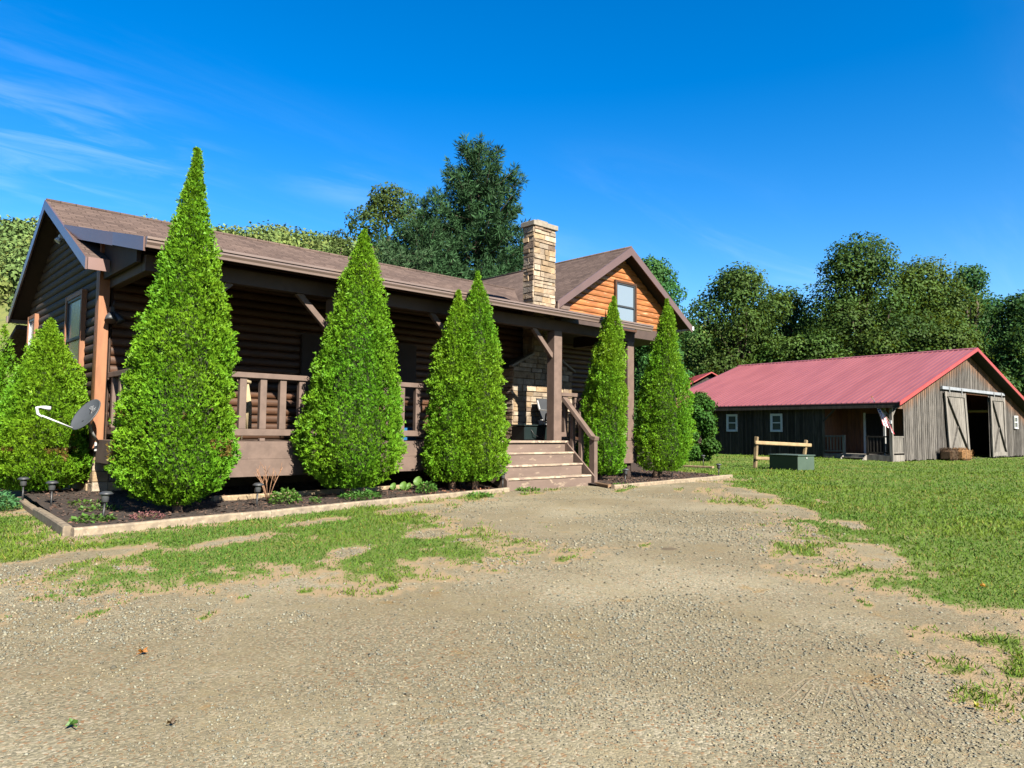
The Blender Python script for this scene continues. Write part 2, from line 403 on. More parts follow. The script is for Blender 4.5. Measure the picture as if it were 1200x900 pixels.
def grass_mask(P):
    n1 = fbm(P * 1.1, 4, .55); n2 = fbm(P * 5.0 + 31, 3, .6)
    a = poly_sd(P, GL); b = poly_sd(P, GR)
    aa = np.minimum(a, .8); f = aa * .75 + n1 * .75 + n2 * .35 - .02
    rr = np.hypot(P[:, 0], P[:, 1]); g = np.minimum(b, 1.6) * .8 + n1 * .75 + n2 * .35
    m = np.maximum(f, g)
    far = (b < 0) & (a < 0) & (rr > 26) & (P[:, 1] > 18); m = np.where(far, .8, m)
    for x, y, rx, ry, an in BARE:
        c, s = math.cos(-an), math.sin(-an); dx, dy = P[:, 0] - x, P[:, 1] - y
        q = np.hypot((dx * c - dy * s) / rx, (dx * s + dy * c) / ry); m -= 1.2 * np.exp(-(q ** 2)) * (1 + .5 * n2)
    for x, y, rx, ry, an in TUFT:
        c, s = math.cos(-an), math.sin(-an); dx, dy = P[:, 0] - x, P[:, 1] - y
        q = np.hypot((dx * c - dy * s) / rx, (dx * s + dy * c) / ry); m = np.maximum(m, 1.5 * np.exp(-(q ** 2)) - .95 + n2 * .5)
    return np.clip(sstep(-.42, .58, m + .22 * n2 + .20 * vnoise(P * 13) + .10 * vnoise(P * 27)), 0, 1)
def ground_z(P):
    return .14 * sstep(24, 34, P[:, 0]) * sstep(9, 14, P[:, 1]) + .004 * fbm(P * 2.2, 3) + .012 * vnoise(P * .45)

HEAD = math.atan2(.73, .68)
ang = np.concatenate([np.linspace(-44, 44, 470), np.linspace(46, 314, 68)]) * math.pi / 180 + HEAD
rad = .5 * (1.0285 ** np.arange(0, 285))
A_, R_ = np.meshgrid(ang, rad); GP = np.c_[(R_ * np.cos(A_)).ravel(), (R_ * np.sin(A_)).ravel()]
gm = grass_mask(GP); gz = ground_z(GP)
na, nr = len(ang), len(rad)
V = np.c_[GP, gz]; V = np.vstack([V, [[0, 0, 0]]])
i0 = (np.arange(nr - 1)[:, None] * na + np.arange(na)[None, :]); i1 = (np.arange(nr - 1)[:, None] * na + (np.arange(na)[None, :] + 1) % na)
F = np.stack([i0, i1, i1 + na, i0 + na], -1).reshape(-1, 4)[:, ::-1]
faces = F.tolist() + [[na * nr, (k + 1) % na, k][::-1] for k in range(na)]
me = bpy.data.meshes.new('ground'); me.from_pydata(V.tolist(), [], faces)
at = me.attributes.new('grass', 'FLOAT', 'POINT'); at.data.foreach_set('value', np.append(gm, 0).astype(np.float32))
me.polygons.foreach_set('use_smooth', [True] * len(me.polygons)); me.update()
gmat, nt, N, L, bs = node_mat('gravel_and_lawn')
oc = obj_coord(nt)
vo = N.new('ShaderNodeTexVoronoi'); vo.inputs['Scale'].default_value = 85; L.new(oc, vo.inputs['Vector'])
vo2 = N.new('ShaderNodeTexVoronoi'); vo2.inputs['Scale'].default_value = 230; L.new(oc, vo2.inputs['Vector'])
spv = N.new('ShaderNodeSeparateColor'); L.new(vo.outputs['Color'], spv.inputs[0])
c = mix_col(nt, spv.outputs[0], (.185, .172, .130), (.375, .335, .243))
c = mix_col(nt, ramp(nt, spv.outputs[1], .72, .95), c, (.45, .40, .32))
c = mix_col(nt, ramp(nt, spv.outputs[2], .85, .97), c, (.30, .18, .10))
fine = mix_col(nt, vo2.outputs['Distance'], (.32, .27, .19), (.24, .205, .145))
patch = ramp(nt, noise_node(nt, oc, 1.1, 5, .6), .42, .66)
c = mix_col(nt, math_node(nt, 'MULTIPLY', patch, .6), c, mix_col(nt, ramp(nt, noise_node(nt, oc, 9, 4), .3, .7), (.325, .275, .172), fine))
pd = ramp(nt, noise_node(nt, oc, .45, 4, .6), .40, .68)
c = mix_col(nt, pd, mix_col(nt, 1.0, c, (.74, .71, .66), 'MULTIPLY'), c)
c = mix_col(nt, ramp(nt, noise_node(nt, oc, 2.3, 4, .65), .60, .72), c, mix_col(nt, 1.0, c, (1.02, .86, .66), 'MULTIPLY'))
ga = N.new('ShaderNodeAttribute'); ga.attribute_name = 'grass'
gn = noise_node(nt, oc, 22, 4, .7)
gc = mix_col(nt, ramp(nt, gn, .3, .7), (.095, .160, .024), (.140, .190, .040))
gc = mix_col(nt, ramp(nt, noise_node(nt, oc, .35, 4, .6), .5, .72), gc, (.21, .21, .06))
gc = mix_col(nt, ramp(nt, noise_node(nt, oc, 3.5, 3, .6), .62, .75), gc, (.16, .12, .06))
gf = math_node(nt, 'ADD', ga.outputs['Fac'], math_node(nt, 'MULTIPLY', math_node(nt, 'SUBTRACT', gn, .5), .9))
gf = ramp(nt, gf, .42, .9)
gf = math_node(nt, 'MULTIPLY', gf, ramp(nt, ga.outputs['Fac'], .02, .2))
dirt = mix_col(nt, ramp(nt, ga.outputs['Fac'], .03, .3), c, (.34, .25, .155))
L.new(mix_col(nt, 1.0, mix_col(nt, gf, dirt, gc), (ALB * .99, ALB * .98, ALB * .90), 'MULTIPLY'), bs.inputs['Base Color'])
bs.inputs['Roughness'].default_value = .95; bs.inputs['Specular IOR Level'].default_value = .15
hgt = math_node(nt, 'ADD', math_node(nt, 'MULTIPLY', vo.outputs['Distance'], -1.0), math_node(nt, 'MULTIPLY', noise_node(nt, oc, 120, 4, .7), .8))
add_bump(nt, bs, hgt, .55, .006)
me.materials.append(gmat)
tag(link(bpy.data.objects.new('ground', me)), kind='structure')

def fan_points(n, r0, r1, half=40, rng=RNG):
    a = HEAD + np.radians(rng.uniform(-half, half, n)); r = r0 * (r1 / r0) ** rng.random(n)
    return np.c_[r * np.cos(a), r * np.sin(a)], r
BED1 = [(1.95, 8.93), (9.6, 10.36), (9.6, 13.2), (3.1, 13.2), (2.3, 13.9)]
BED2 = [(11.9, 9.62), (17.2, 10.14), (17.9, 12.6), (12.3, 13.1)]
HOUSE = [(3.0, 11.1), (14.8, 11.1), (19.2, 13.1), (19.2, 20), (3.0, 20)]
def free(P): return (poly_sd(P, BED1) < .03) & (poly_sd(P, BED2) < .03) & (poly_sd(P, HOUSE) < .02)

# loose stones
P, r = fan_points(330000, 1.4, 18, 50); g = grass_mask(P)
k = free(P) & (g < .45) & (RNG.random(len(P)) < .10 + .90 * sstep(-.15, .30, fbm(P * .8 + 5, 4, .6)))
P, r = P[k], r[k]; n = len(P)
size = (.0028 + .0066 * RNG.random(n) ** 5) * np.clip(r / 3.2, .75, 2.2)
big_ = RNG.random(n) < .0015; size = np.where(big_, size * 1.5 + .003, size)
octv = np.array([(1, 0, 0), (0, 1, 0), (-1, 0, 0), (0, -1, 0), (0, 0, .8), (0, 0, -.8)], float)
octf = np.array([(0, 1, 4), (1, 2, 4), (2, 3, 4), (3, 0, 4), (1, 0, 5), (2, 1, 5), (3, 2, 5), (0, 3, 5)])
th = RNG.uniform(0, 6.28, n); sc = RNG.uniform(.6, 1.35, (n, 6, 1)) * octv[None]
cs, sn = np.cos(th)[:, None], np.sin(th)[:, None]
X = sc[:, :, 0] * cs - sc[:, :, 1] * sn; Y = sc[:, :, 0] * sn + sc[:, :, 1] * cs; Z = sc[:, :, 2] * RNG.uniform(.5, .9, (n, 1))
V = np.stack([X, Y, Z], -1) * size[:, None, None]; V[:, :, 0] += P[:, 0:1]; V[:, :, 1] += P[:, 1:2]; V[:, :, 2] += (ground_z(P) + size * .25)[:, None]
Fm = (np.arange(n)[:, None, None] * 6 + octf[None]).reshape(-1)
me = bpy.data.meshes.new('loose_gravel'); me.vertices.add(6 * n); me.vertices.foreach_set('co', V.reshape(-1).astype(np.float32))
me.loops.add(24 * n); me.loops.foreach_set('vertex_index', Fm.astype(np.int32)); me.polygons.add(8 * n)
me.polygons.foreach_set('loop_start', np.arange(0, 24 * n, 3, dtype=np.int32)); me.materials.append(STONEM)
a = me.color_attributes.new('tint', 'FLOAT_COLOR', 'POINT'); b = RNG.uniform(.42, 1.12, (n, 1, 1)) * np.where(big_, .8, 1)[:, None, None]; w = RNG.uniform(-.10, .10, (n, 1))
c4 = np.ones((n, 6, 4)); c4[:, :, :3] = b; c4[:, :, 0] *= 1 + w; c4[:, :, 2] *= 1 - w * 1.3
a.data.foreach_set('color', c4.reshape(-1).astype(np.float32)); me.update(calc_edges=True)
tag(link(bpy.data.objects.new('loose_gravel', me)), 'loose grey and tan gravel stones on the driveway', 'gravel', kind='stuff')

# grass blades
P, r = fan_points(600000, 2.6, 48, 58); g = grass_mask(P)
k = free(P) & (RNG.random(len(P)) < np.clip(g * 1.15 - .10, 0, 1) ** 1.5); P, r = P[k], r[k]; n = len(P)
tn = fbm(P * .7 + 9, 3); tf = fbm(P * 4 + 3, 2)
h = np.where(tn + .3 * tf > .25, 1.25, .85) * (RNG.uniform(.014, .036, n) + .03 * RNG.random(n) ** 6) * np.clip(r / 7, .9, 1.7)
D = np.c_[RNG.normal(0, .7, (n, 2)), np.ones(n)]; Nn = np.c_[RNG.normal(0, 1, (n, 2)), RNG.normal(.2, .3, n)]
t = np.empty((n, 3)); yl = np.clip(.42 + .7 * tn + RNG.normal(0, .18, n), 0, 1)[:, None]
t[:] = (1 - yl) * np.array([.62, .85, .8]) + yl * np.array([1.35, 1.18, 1.0]); t *= RNG.uniform(.7, 1.25, (n, 1))
dry = RNG.random(n) < .05 + .10 * sstep(.1, .5, fbm(P * 2.1 + 77, 3)); t[dry] = np.array([2.2, 1.15, 2.2]) * RNG.uniform(.7, 1.1, (dry.sum(), 1))
tag(quad_cloud('grass', np.c_[P, ground_z(P) - .004], D, Nn, h, .0035 + .00085 * r, t, GRASSM, curl=.08), 'patchy short green lawn grass', 'grass', kind='stuff')

# ------------------------------------------------------------------ hill and far forest
HN = np.array([.68, .73]); HQ = np.array([.73, -.68])
def hill_z(P):
    d = P @ HN; q = P @ HQ
    Hh = np.interp(q, [-260, -130, -80, -50, -20, 10, 60, 140, 220], [36, 41, 42, 41, 36, 26, 14, 6, 0])
    return Hh * sstep(50, 165, d) - .6 + 1.6 * fbm(P * .03, 3) * sstep(60, 110, d)
gx, gy = np.meshgrid(np.linspace(-260, 220, 121), np.linspace(48, 300, 64))
HP = np.c_[gx.ravel()[:, None] * HQ + gy.ravel()[:, None] * HN]
HZ = hill_z(HP); nx = 121
F = [(j * nx + i, j * nx + i + 1, (j + 1) * nx + i + 1, (j + 1) * nx + i)[::-1] for j in range(63) for i in range(120)]
me = bpy.data.meshes.new('hill'); me.from_pydata(np.c_[HP, HZ].tolist(), [], F); me.polygons.foreach_set('use_smooth', [True] * len(F))
hm, nt, N, L, bs = node_mat('meadow_slope'); oc = obj_coord(nt)
L.new(mix_col(nt, ramp(nt, noise_node(nt, oc, .25, 6, .7), .35, .65), (.082, .090, .016), (.05, .066, .012)), bs.inputs['Base Color']); bs.inputs['Roughness'].default_value = 1
add_bump(nt, bs, noise_node(nt, oc, 1.2, 4, .7), .8, .6)
me.materials.append(hm); me.update(); tag(link(bpy.data.objects.new('hill', me)), kind='structure')
q = RNG.uniform(-190, 90, 2600); d = RNG.uniform(84, 185, 2600); CP = q[:, None] * HQ + d[:, None] * HN
k = (d > 104 + 14 * fbm(CP * .03 + 4, 2)) | (RNG.random(2600) < .06); CP = CP[k]; nc = len(CP)
cr = RNG.uniform(1.5, 3.3, nc); per = 220
dirn = unit(RNG.normal(0, 1, (nc * per, 3)) + np.array([0, 0, .5])); ci = np.repeat(np.arange(nc), per)
lump = 1 + .25 * fbm(dirn * 2.2 + ci[:, None] * .37, 2)
P3 = np.c_[CP, hill_z(CP)][ci] + dirn * (cr[ci] * lump)[:, None] * np.array([1, 1, 1.15]) * RNG.uniform(.72, 1.03, (nc * per, 1)); P3[:, 2] += cr[ci] * .9
tt = RNG.uniform(.78, 1.2, (nc, 1)) * (np.array([1, 1, 1]) + RNG.uniform(-.18, .3, (nc, 1)) * np.array([1, .35, 0])); tt = tt[ci] * RNG.uniform(.8, 1.25, (nc * per, 1))
Nd = unit(dirn + RNG.normal(0, .45, dirn.shape)); Dd = np.cross(Nd, RNG.normal(0, 1, dirn.shape))
tag(quad_cloud('hillside_forest', P3, Dd, Nd, RNG.uniform(.45, .85, nc * per), RNG.uniform(.35, .65, nc * per), tt, FORESTM), 'green wooded hillside far behind the log house', 'forest', kind='stuff')

# ------------------------------------------------------------------ trees
def limbs_mesh(name, base, top, r0, r1, ends, parent, m=BARK, seed=0):
    rr = random.Random(seed); mb = MB(); b = Vector(base); t = Vector(top); ax = t - b
    pts = [b + ax * f + Vector((rr.uniform(-.02, .02), rr.uniform(-.02, .02), 0)) * ax.length * (0 < f < 1) for f in (0, .06, .3, .6, 1)]
    mb.tube(pts, [r0 * 1.3, r0, r0 * .8 + r1 * .2, (r0 + r1) / 2, r1], 9)
    for e in ends:
        e = Vector(e); f = min(.85, max(.18, (e.z - b.z) / ax.length * .62)); p = b + ax * f
        mid = (p + e) / 2 + Vector((rr.uniform(-.1, .1), rr.uniform(-.1, .1), rr.uniform(.0, .15))) * (e - p).length
        mb.tube([p, mid, e], [r0 * .42, r0 * .26, r0 * .07], 6)
    return mb.build(name, m, parent)

def broadleaf(name, label, x, y, H, Rr, seed, tint=(1, 1, 1), n=12000, leaf=.34, cb=.12, group=None, z0=0, lobes=16, thin=1.0, cat='tree', sq=1.0):
    rg = np.random.default_rng(seed); t = thing(name, label, cat, (x, y, z0), 0, group)
    L_ = []
    for i in range(lobes):
        f = (i + .5) / lobes; z = H * (cb + (.93 - cb) * f); env = Rr * (math.sin(math.pi * min(.97, .16 + .80 * f)) ** .7)
        a = i * 2.4 + rg.uniform(-.5, .5); lr = Rr * rg.uniform(.24, .48) * sq
        rad_ = max(0, env - lr * .7) * rg.uniform(.55, 1.3)
        L_.append((x + math.cos(a) * rad_, y + math.sin(a) * rad_, z0 + min(z, H - lr * .75), lr))
    L_.append((x, y, z0 + H - Rr * .36, Rr * .40)); L_.append((x, y, z0 + H * .55, Rr * .55))
    L_ = np.array(L_); w = L_[:, 3] ** 2; li = rg.choice(len(L_), n, p=w / w.sum())
    ltint = rg.uniform(.78, 1.22, (len(L_), 1)) * (1 + rg.uniform(-.12, .16, (len(L_), 1)) * np.array([1, .2, -.2]))
    dr = unit(rg.normal(0, 1, (n, 3)) + np.array([0, 0, .25]))
    lump = 1 + .55 * fbm(dr * 2.8 + li[:, None] * 1.7, 3)
    rr = L_[li, 3] * lump * (1 - .42 * rg.random(n) ** 2.2)
    P = L_[li, :3] + dr * rr[:, None] * np.array([1, 1, .82])
    keep = (rg.random(n) < thin) & (P[:, 2] > z0 + H * cb * .45)
    P, dr, li = P[keep], dr[keep], li[keep]; m = len(P)
    Nn = unit(dr + rg.normal(0, .55, (m, 3)) + np.array([0, 0, .3])); D = np.cross(Nn, rg.normal(0, 1, (m, 3))) + np.array([0, 0, -.25])
    T = ltint[li] * rg.uniform(.72, 1.3, (m, 1)) * np.array(tint)
    limbs_mesh('trunk', (x, y, z0 - .1), (x, y, z0 + H * .8), .022 * H + .03, .03, L_[:-1:2, :3], t, seed=seed)
    quad_cloud('crown', P, D, Nn, rg.uniform(.7, 1.3, m) * leaf, rg.uniform(.5, .95, m) * leaf, T, LEAFM, t, curl=.06)
    return t

def conifer(name, label, x, y, H, Rr, seed, tint=(1, 1, 1), z0=0, whorls=26, cb=.06, group=None, tuft=.33, power=.85, per=11):
    rg = np.random.default_rng(seed); t = thing(name, label, 'tree', (x, y, z0), 0, group)
    P, D, T = [], [], []; mb = MB(); mb.tube([(x, y, z0 - .1), (x + .05, y, z0 + H * .5), (x, y, z0 + H * .98)], [.02 * H + .04, .012 * H + .02, .015], 8)
    for i in range(whorls):
        f = (i + rg.uniform(-.3, .3)) / whorls; f = min(max(f, 0), .985); zb = H * (cb + (1 - cb) * f); nb = rg.integers(4, 7) if f < .85 else 3; a0 = rg.uniform(0, 6.28)
        for j in range(nb):
            a = a0 + 6.283 * j / nb + rg.uniform(-.3, .3); Ln = Rr * ((1 - f) ** power) * rg.uniform(.68, 1.18) + .18
            e = Vector((math.cos(a), math.sin(a), 0)); p0 = Vector((x, y, z0 + zb)); p1 = p0 + e * Ln * .6 + Vector((0, 0, .03 * Ln)); p2 = p0 + e * Ln + Vector((0, 0, Ln * (.14 + .3 * f)))
            mb.tube([p0, p1, p2], [.012 * Ln + .012, .007 * Ln + .008, .004], 5)
            nt_ = max(4, int(Ln * 8.0)); bt = rg.uniform(.72, 1.25)
            for s_ in np.linspace(.22, 1, nt_):
                c = np.array(p0.lerp(p1, s_ / .6) if s_ < .6 else p1.lerp(p2, (s_ - .6) / .4))
                side = np.array([-math.sin(a), math.cos(a), 0]) * rg.normal(0, .22 * Ln * (1 - .45 * s_))
                c = c + side + np.array([0, 0, rg.normal(.05, .09)])
                dv = unit(rg.normal(0, 1, (per * 2, 3)) + np.array(e) * .7 + np.array([0, 0, .55]))
                P.append(np.repeat(c[None], per * 2, 0) + dv * .05 + rg.normal(0, .05, (per * 2, 3))); D.append(dv); T.append(np.repeat([[bt * rg.uniform(.75, 1.25)] * 3], per * 2, 0) * rg.uniform(.8, 1.2, (per * 2, 1)))
    for k_ in range(10):
        c = np.array([x, y, z0 + H * (.90 + .01 * k_)]); dv = unit(rg.normal(0, .6, (per, 3)) + np.array([0, 0, 1.0])); P.append(np.repeat(c[None], per, 0)); D.append(dv); T.append(np.ones((per, 3)))
    P, D, T = np.vstack(P), np.vstack(D), np.vstack(T); n = len(P)
    mb.build('trunk', BARK, t)
    quad_cloud('crown', P, D, rg.normal(0, 1, (n, 3)), rg.uniform(.6, 1.2, n) * tuft, tuft * rg.uniform(.09, .17, n), T * np.array(tint), NEEDLE, t)
    return t

PROF1 = [(0, .30), (.05, .82), (.10, .98), (.16, 1), (.26, .95), (.36, .86), (.45, .76), (.59, .58), (.69, .45), (.8, .29), (.9, .16), (.97, .06), (1, .015)]
PROF2 = [(0, .42), (.06, .8), (.13, 1), (.22, .98), (.39, .83), (.55, .66), (.7, .47), (.82, .31), (.9, .2), (.97, .08), (1, .02)]
PROF3 = [(0, .60), (.05, .9), (.13, 1), (.3, .93), (.5, .80), (.66, .62), (.8, .42), (.9, .25), (.97, .09), (1, .02)]
def thuja(label, x, y, z0, H, Rr, prof, seed, n=15000, lean=(0, 0), gap=.12, tips=(), tint=(1, 1, 1), sp=.046, group='cone shaped arborvitae along the porch', off=(0, 0), stems=1, brown=0):
    rg = np.random.default_rng(seed); t = thing('arborvitae', label, 'arborvitae', (x, y, z0), 0, group)
    pz = np.array([p[0] for p in prof]); pr = np.array([p[1] for p in prof])
    cones = [(off[0], off[1], 0.0, H - gap, Rr, lean[0], lean[1], n)] + [(a + off[0], b + off[1], h0, h1, r_, 0, 0, int(n * .12)) for a, b, h0, h1, r_ in tips]
    Ps, Os, Zs = [], [], []
    for ox, oy, h0, h1, r_, lx, ly, nn in cones:
        nn = int(nn * 2.5); f = rg.random(nn * 3); f = f[rg.random(len(f)) < np.interp(f, pz, pr) * .9 + .1][:nn]; a = rg.uniform(0, 6.283, len(f)); rr = np.interp(f, pz, pr) * r_
        cx = x + ox + lx * f; cy = y + oy + ly * f; z = z0 + gap + h0 + f * (h1 - h0); o = np.c_[np.cos(a), np.sin(a), np.zeros(len(f))]
        Q = np.c_[o[:, 0] * Rr * 1.2, o[:, 1] * Rr * 1.2, z] + seed * 3.1
        lump = .045 * fbm(Q * 2.6, 2) + .06 * vnoise(Q * 1.1 + 5) + .085 * vnoise(Q * np.array([8, 8, 6.0])) + .055 * vnoise(Q * 17)
        lump *= np.clip(rr / .35, .3, 1)
        rs = np.maximum(rr + lump * 1.35 - .035 - .10 * rg.random(len(f)) ** 2 * np.clip(rr / .3, .2, 1), .005)
        Ps.append(np.c_[cx + o[:, 0] * rs, cy + o[:, 1] * rs, z]); Os.append(o); Zs.append(np.c_[lump, f])
    P, O, ZF = np.vstack(Ps), np.vstack(Os), np.vstack(Zs); m = len(P)
    D0 = unit(O * .62 + np.array([0, 0, .72]) + rg.normal(0, .30, (m, 3))); Tn = np.cross(D0, rg.normal(0, 1, (m, 3)) + O * 1.2)
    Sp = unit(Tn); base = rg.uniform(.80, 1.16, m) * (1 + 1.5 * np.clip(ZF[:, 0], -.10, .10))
    yel = np.clip(rg.normal(.0, .08, m) + .35 * fbm(P * 1.3 + seed, 2) + .12 * (ZF[:, 1] - .5), -.3, .45)
    T = base[:, None] * np.stack([1 + yel * 1.0, 1 + yel * .25, 1 + 0 * yel], -1)
    if brown:
        bb = (fbm(P * 2.2 + 40, 2) > .42 - brown * .3) & (ZF[:, 1] < .25) & (rg.random(m) < .7); T[bb] = np.array([1.35, .42, 2.2]) * rg.uniform(.6, 1.1, (bb.sum(), 1))
    PP, DD, NN, LL, WW, TT = [], [], [], [], [], []
    ln = sp * rg.uniform(.7, 1.3, m)
    for k_, (an, sc_) in enumerate(((0, 1.0), (.55, .8), (-.55, .8), (.28, .92))):
        d = unit(D0 * math.cos(an) + Sp * math.sin(an)); st = D0 * (ln * .22 * (k_ % 3))[:, None]
        PP.append(P + st); DD.append(d); NN.append(np.cross(D0, Sp) + rg.normal(0, .25, (m, 3))); LL.append(ln * sc_); WW.append(ln * .27); TT.append(T * rg.uniform(.85, 1.15, (m, 1)))
    quad_cloud('crown', np.vstack(PP), np.vstack(DD), np.vstack(NN), np.hstack(LL), np.hstack(WW), np.vstack(TT), THUJA, t, curl=.06, mid=.6)
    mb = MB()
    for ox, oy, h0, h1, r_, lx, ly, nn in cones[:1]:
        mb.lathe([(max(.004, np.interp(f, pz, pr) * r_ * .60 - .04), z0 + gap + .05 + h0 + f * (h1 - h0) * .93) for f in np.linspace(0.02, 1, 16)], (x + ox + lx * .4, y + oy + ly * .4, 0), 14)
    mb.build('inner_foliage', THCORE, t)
    tb = MB()
    for s_ in range(stems):
        dx = (s_ - (stems - 1) / 2) * .16
        tb.tube([(x + dx, y - dx * .4, z0 - .08), (x + dx * .8 + off[0] * .3, y + off[1] * .3, z0 + gap + .1), (x + off[0] * .6, y + off[1] * .6, z0 + H * .5)], [.075, .055, .03], 8)
    tb.build('trunk', THTRUNK, t)
    return t

thuja('tallest arborvitae cone at the porch corner beside the satellite dish', 3.40, 10.07, .07, 4.86, .73, PROF1, 11, 19000, lean=(.10, -.10), gap=.07, off=(-.05, .05), brown=.3)
thuja('broad full arborvitae hiding the railing between two bare railing stretches', 6.24, 10.60, .08, 4.40, .83, PROF2, 12, 17000, lean=(.12, -.12), gap=.13)
thuja('slender arborvitae fused to the taller cone left of the steps', 8.46, 10.68, .10, 3.68, .56, PROF3, 13, 11000, gap=.12, lean=(.05, -.05))
thuja('narrow arborvitae standing right against the wooden porch steps', 8.86, 10.50, .10, 4.07, .60, PROF3, 14, 12000, gap=.12)
thuja('twin tipped arborvitae growing beside the stair handrail', 12.95, 10.92, .08, 4.12, .56, PROF3, 15, 12000, gap=.10, tips=[(-.26, -.50, 1.6, 3.78, .27)], lean=(-.16, -.55))
thuja('arborvitae at the far end of the porch by the lawn, half in shadow', 15.05, 10.85, .08, 4.42, .66, PROF3, 16, 13000, gap=.13, lean=(.10, -.10), off=(.08, -.10), stems=2)
thuja('short bushy arborvitae with twin tips behind the satellite dish', 2.50, 13.75, .08, 2.80, .80, PROF2, 17, 16000, gap=.06, tips=[(-.12, .12, .4, 2.58, .6)], lean=(.03, -.05), brown=.8)
thuja('yellow green arborvitae at the back corner of the log gable', 1.90, 16.6, .05, 3.2, .85, PROF2, 18, 14000, gap=.06, tips=[(.35, -.45, .2, 2.9, .6)], tint=(1.1, 1, 1))
broadleaf('garden_bush', 'light green leafy bush between the last arborvitae and the barn', 26.0, 16.6, 2.85, .92, 41, (.85, 1.15, .75), 16000, .11, .05, lobes=12, cat='bush')

conifer('pine_tree', 'tall blue green pine rising behind the log house ridge', 23.9, 28.4, 16.1, 5.2, 51, (.72, .95, .74), whorls=40, per=15, tuft=.36, power=.62)
conifer('pine_tree', 'shorter soft pine standing left of the tall pine', 20.9, 29.0, 12.6, 4.0, 52, (.85, 1.05, .85), whorls=26, per=12, power=.6)
conifer('pine_tree', 'low pale pine just above the shingle roof ridge', 18.6, 27.5, 9.4, 3.4, 53, (1.1, 1.15, 1.0), whorls=18, per=12, power=.5)
conifer('pine_tree', 'small pine tucked behind the chimney roof corner', 27.3, 26.6, 9.6, 2.6, 57, (.95, 1.05, 1.0), whorls=18, per=12, power=.6)
broadleaf('oak_tree', 'bronze tinged oak leaning left of the pines', 21.6, 33.0, 14.6, 3.1, 54, (1.0, .82, .9), 26000, .15, .25, lobes=15, thin=.8)
broadleaf('oak_tree', 'thin wispy oak top showing over the roof ridge', 20.6, 36.5, 12.6, 1.6, 55, (1.0, .85, 1.0), 7000, .12, .45, lobes=11, sq=1.2, thin=.8)
broadleaf('willow_tree', 'pale blue green tree close behind the wing gable', 33.7, 24.5, 11.2, 2.4, 56, (.85, 1.25, 1.5), 26000, .14, .30, lobes=20)
GRP = 'trees of the wood behind the red roofed barn'
TREES = [
 ('maple_tree', 'round maple whose crown rises above the small red roofed shed', 55.7, 31.8, 15.4, 5.0, (1, 1, .9), 14000),
 ('maple_tree', 'lower maple in the notch between the two highest crowns', 62.5, 31.0, 14.4, 4.4, (.8, .9, 1), 9000),
 ('oak_tree', 'highest broad oak standing behind the middle of the barn roof', 61.0, 23.9, 17.3, 5.6, (.95, .95, .85), 17000),
 ('oak_tree', 'yellowing oak just right of the highest oak', 65.5, 20.6, 15.6, 4.9, (1.15, 1.05, .85), 13000),
 ('locust_tree', 'airy sparse tree with blue green leaves above the barn gable peak', 71.5, 18.7, 16.2, 3.6, (.85, 1.15, 1.5), 6500),
 ('ash_tree', 'dark tree behind the right slope of the barn roof', 68.5, 14.2, 12.6, 3.6, (.75, .95, 1.1), 10000),
 ('ash_tree', 'dark tree furthest along the wood past the barn gable', 66.5, 9.5, 13.0, 4.2, (.7, .9, 1.1), 9000),
 ('maple_tree', 'bright green undergrowth maple just behind the shed ridge', 56.5, 29.0, 8.6, 3.4, (1.15, 1.15, .8), 8000),
 ('maple_tree', 'low green tree close behind the left end of the barn ridge', 57.0, 25.5, 9.4, 3.4, (1.0, 1.05, .8), 8000),
 ('maple_tree', 'low yellow tinted tree behind the centre of the barn ridge', 58.0, 21.5, 9.2, 3.6, (1.15, 1.05, .8), 8000),
 ('maple_tree', 'low olive tree behind the barn gable peak', 60.5, 17.5, 9.6, 3.7, (1.1, 1.02, .8), 8000),
 ('ash_tree', 'low dark tree at the right corner of the barn', 62.0, 12.5, 9.0, 3.6, (.8, .95, 1.0), 7000),
 ('ash_tree', 'dense shaded tree between the wing gable and the barn wood', 47.5, 36.5, 12.4, 3.6, (.8, 1.0, 1.1), 11000),
 ('ash_tree', 'shaded low tree left of the small red roofed shed', 44.5, 34.0, 7.6, 3.2, (.8, 1.0, .9), 8000)]
for i, (nm, lb, x, y, H, r_, tn, n) in enumerate(TREES):
    broadleaf(nm, lb, x, y, H, r_, 70 + i, tn, int(n * 2.1), .24, .05, GRP, lobes=30, sq=1.0 if n != 6500 else .8)
for i, (x, y, H, r_) in enumerate([(70, 38, 14.5, 5), (76, 31, 15.5, 5.5), (82, 24, 15.5, 5.5), (84, 15, 15, 5.5), (80, 6, 14, 5.5), (58, 42, 12.5, 5), (73, 34, 13, 5), (80, 28, 14, 5), (78, 20, 14, 5)]):
    broadleaf('ash_tree', 'dark tree in the second row of the wood behind the barn', x, y, H, r_, 90 + i, (.62, .75, .8), 12000, .38, .03, 'second row trees of the barn wood', lobes=14, sq=1.15)

# ------------------------------------------------------------------ LOG HOUSE
house = thing('log_house', 'brown log house with covered porch, stone chimney and shingle roof', 'house', (3.1, 11.2, 0))
DZ = .96
def tv(a=.8, b=1.2): return random.uniform(a, b)

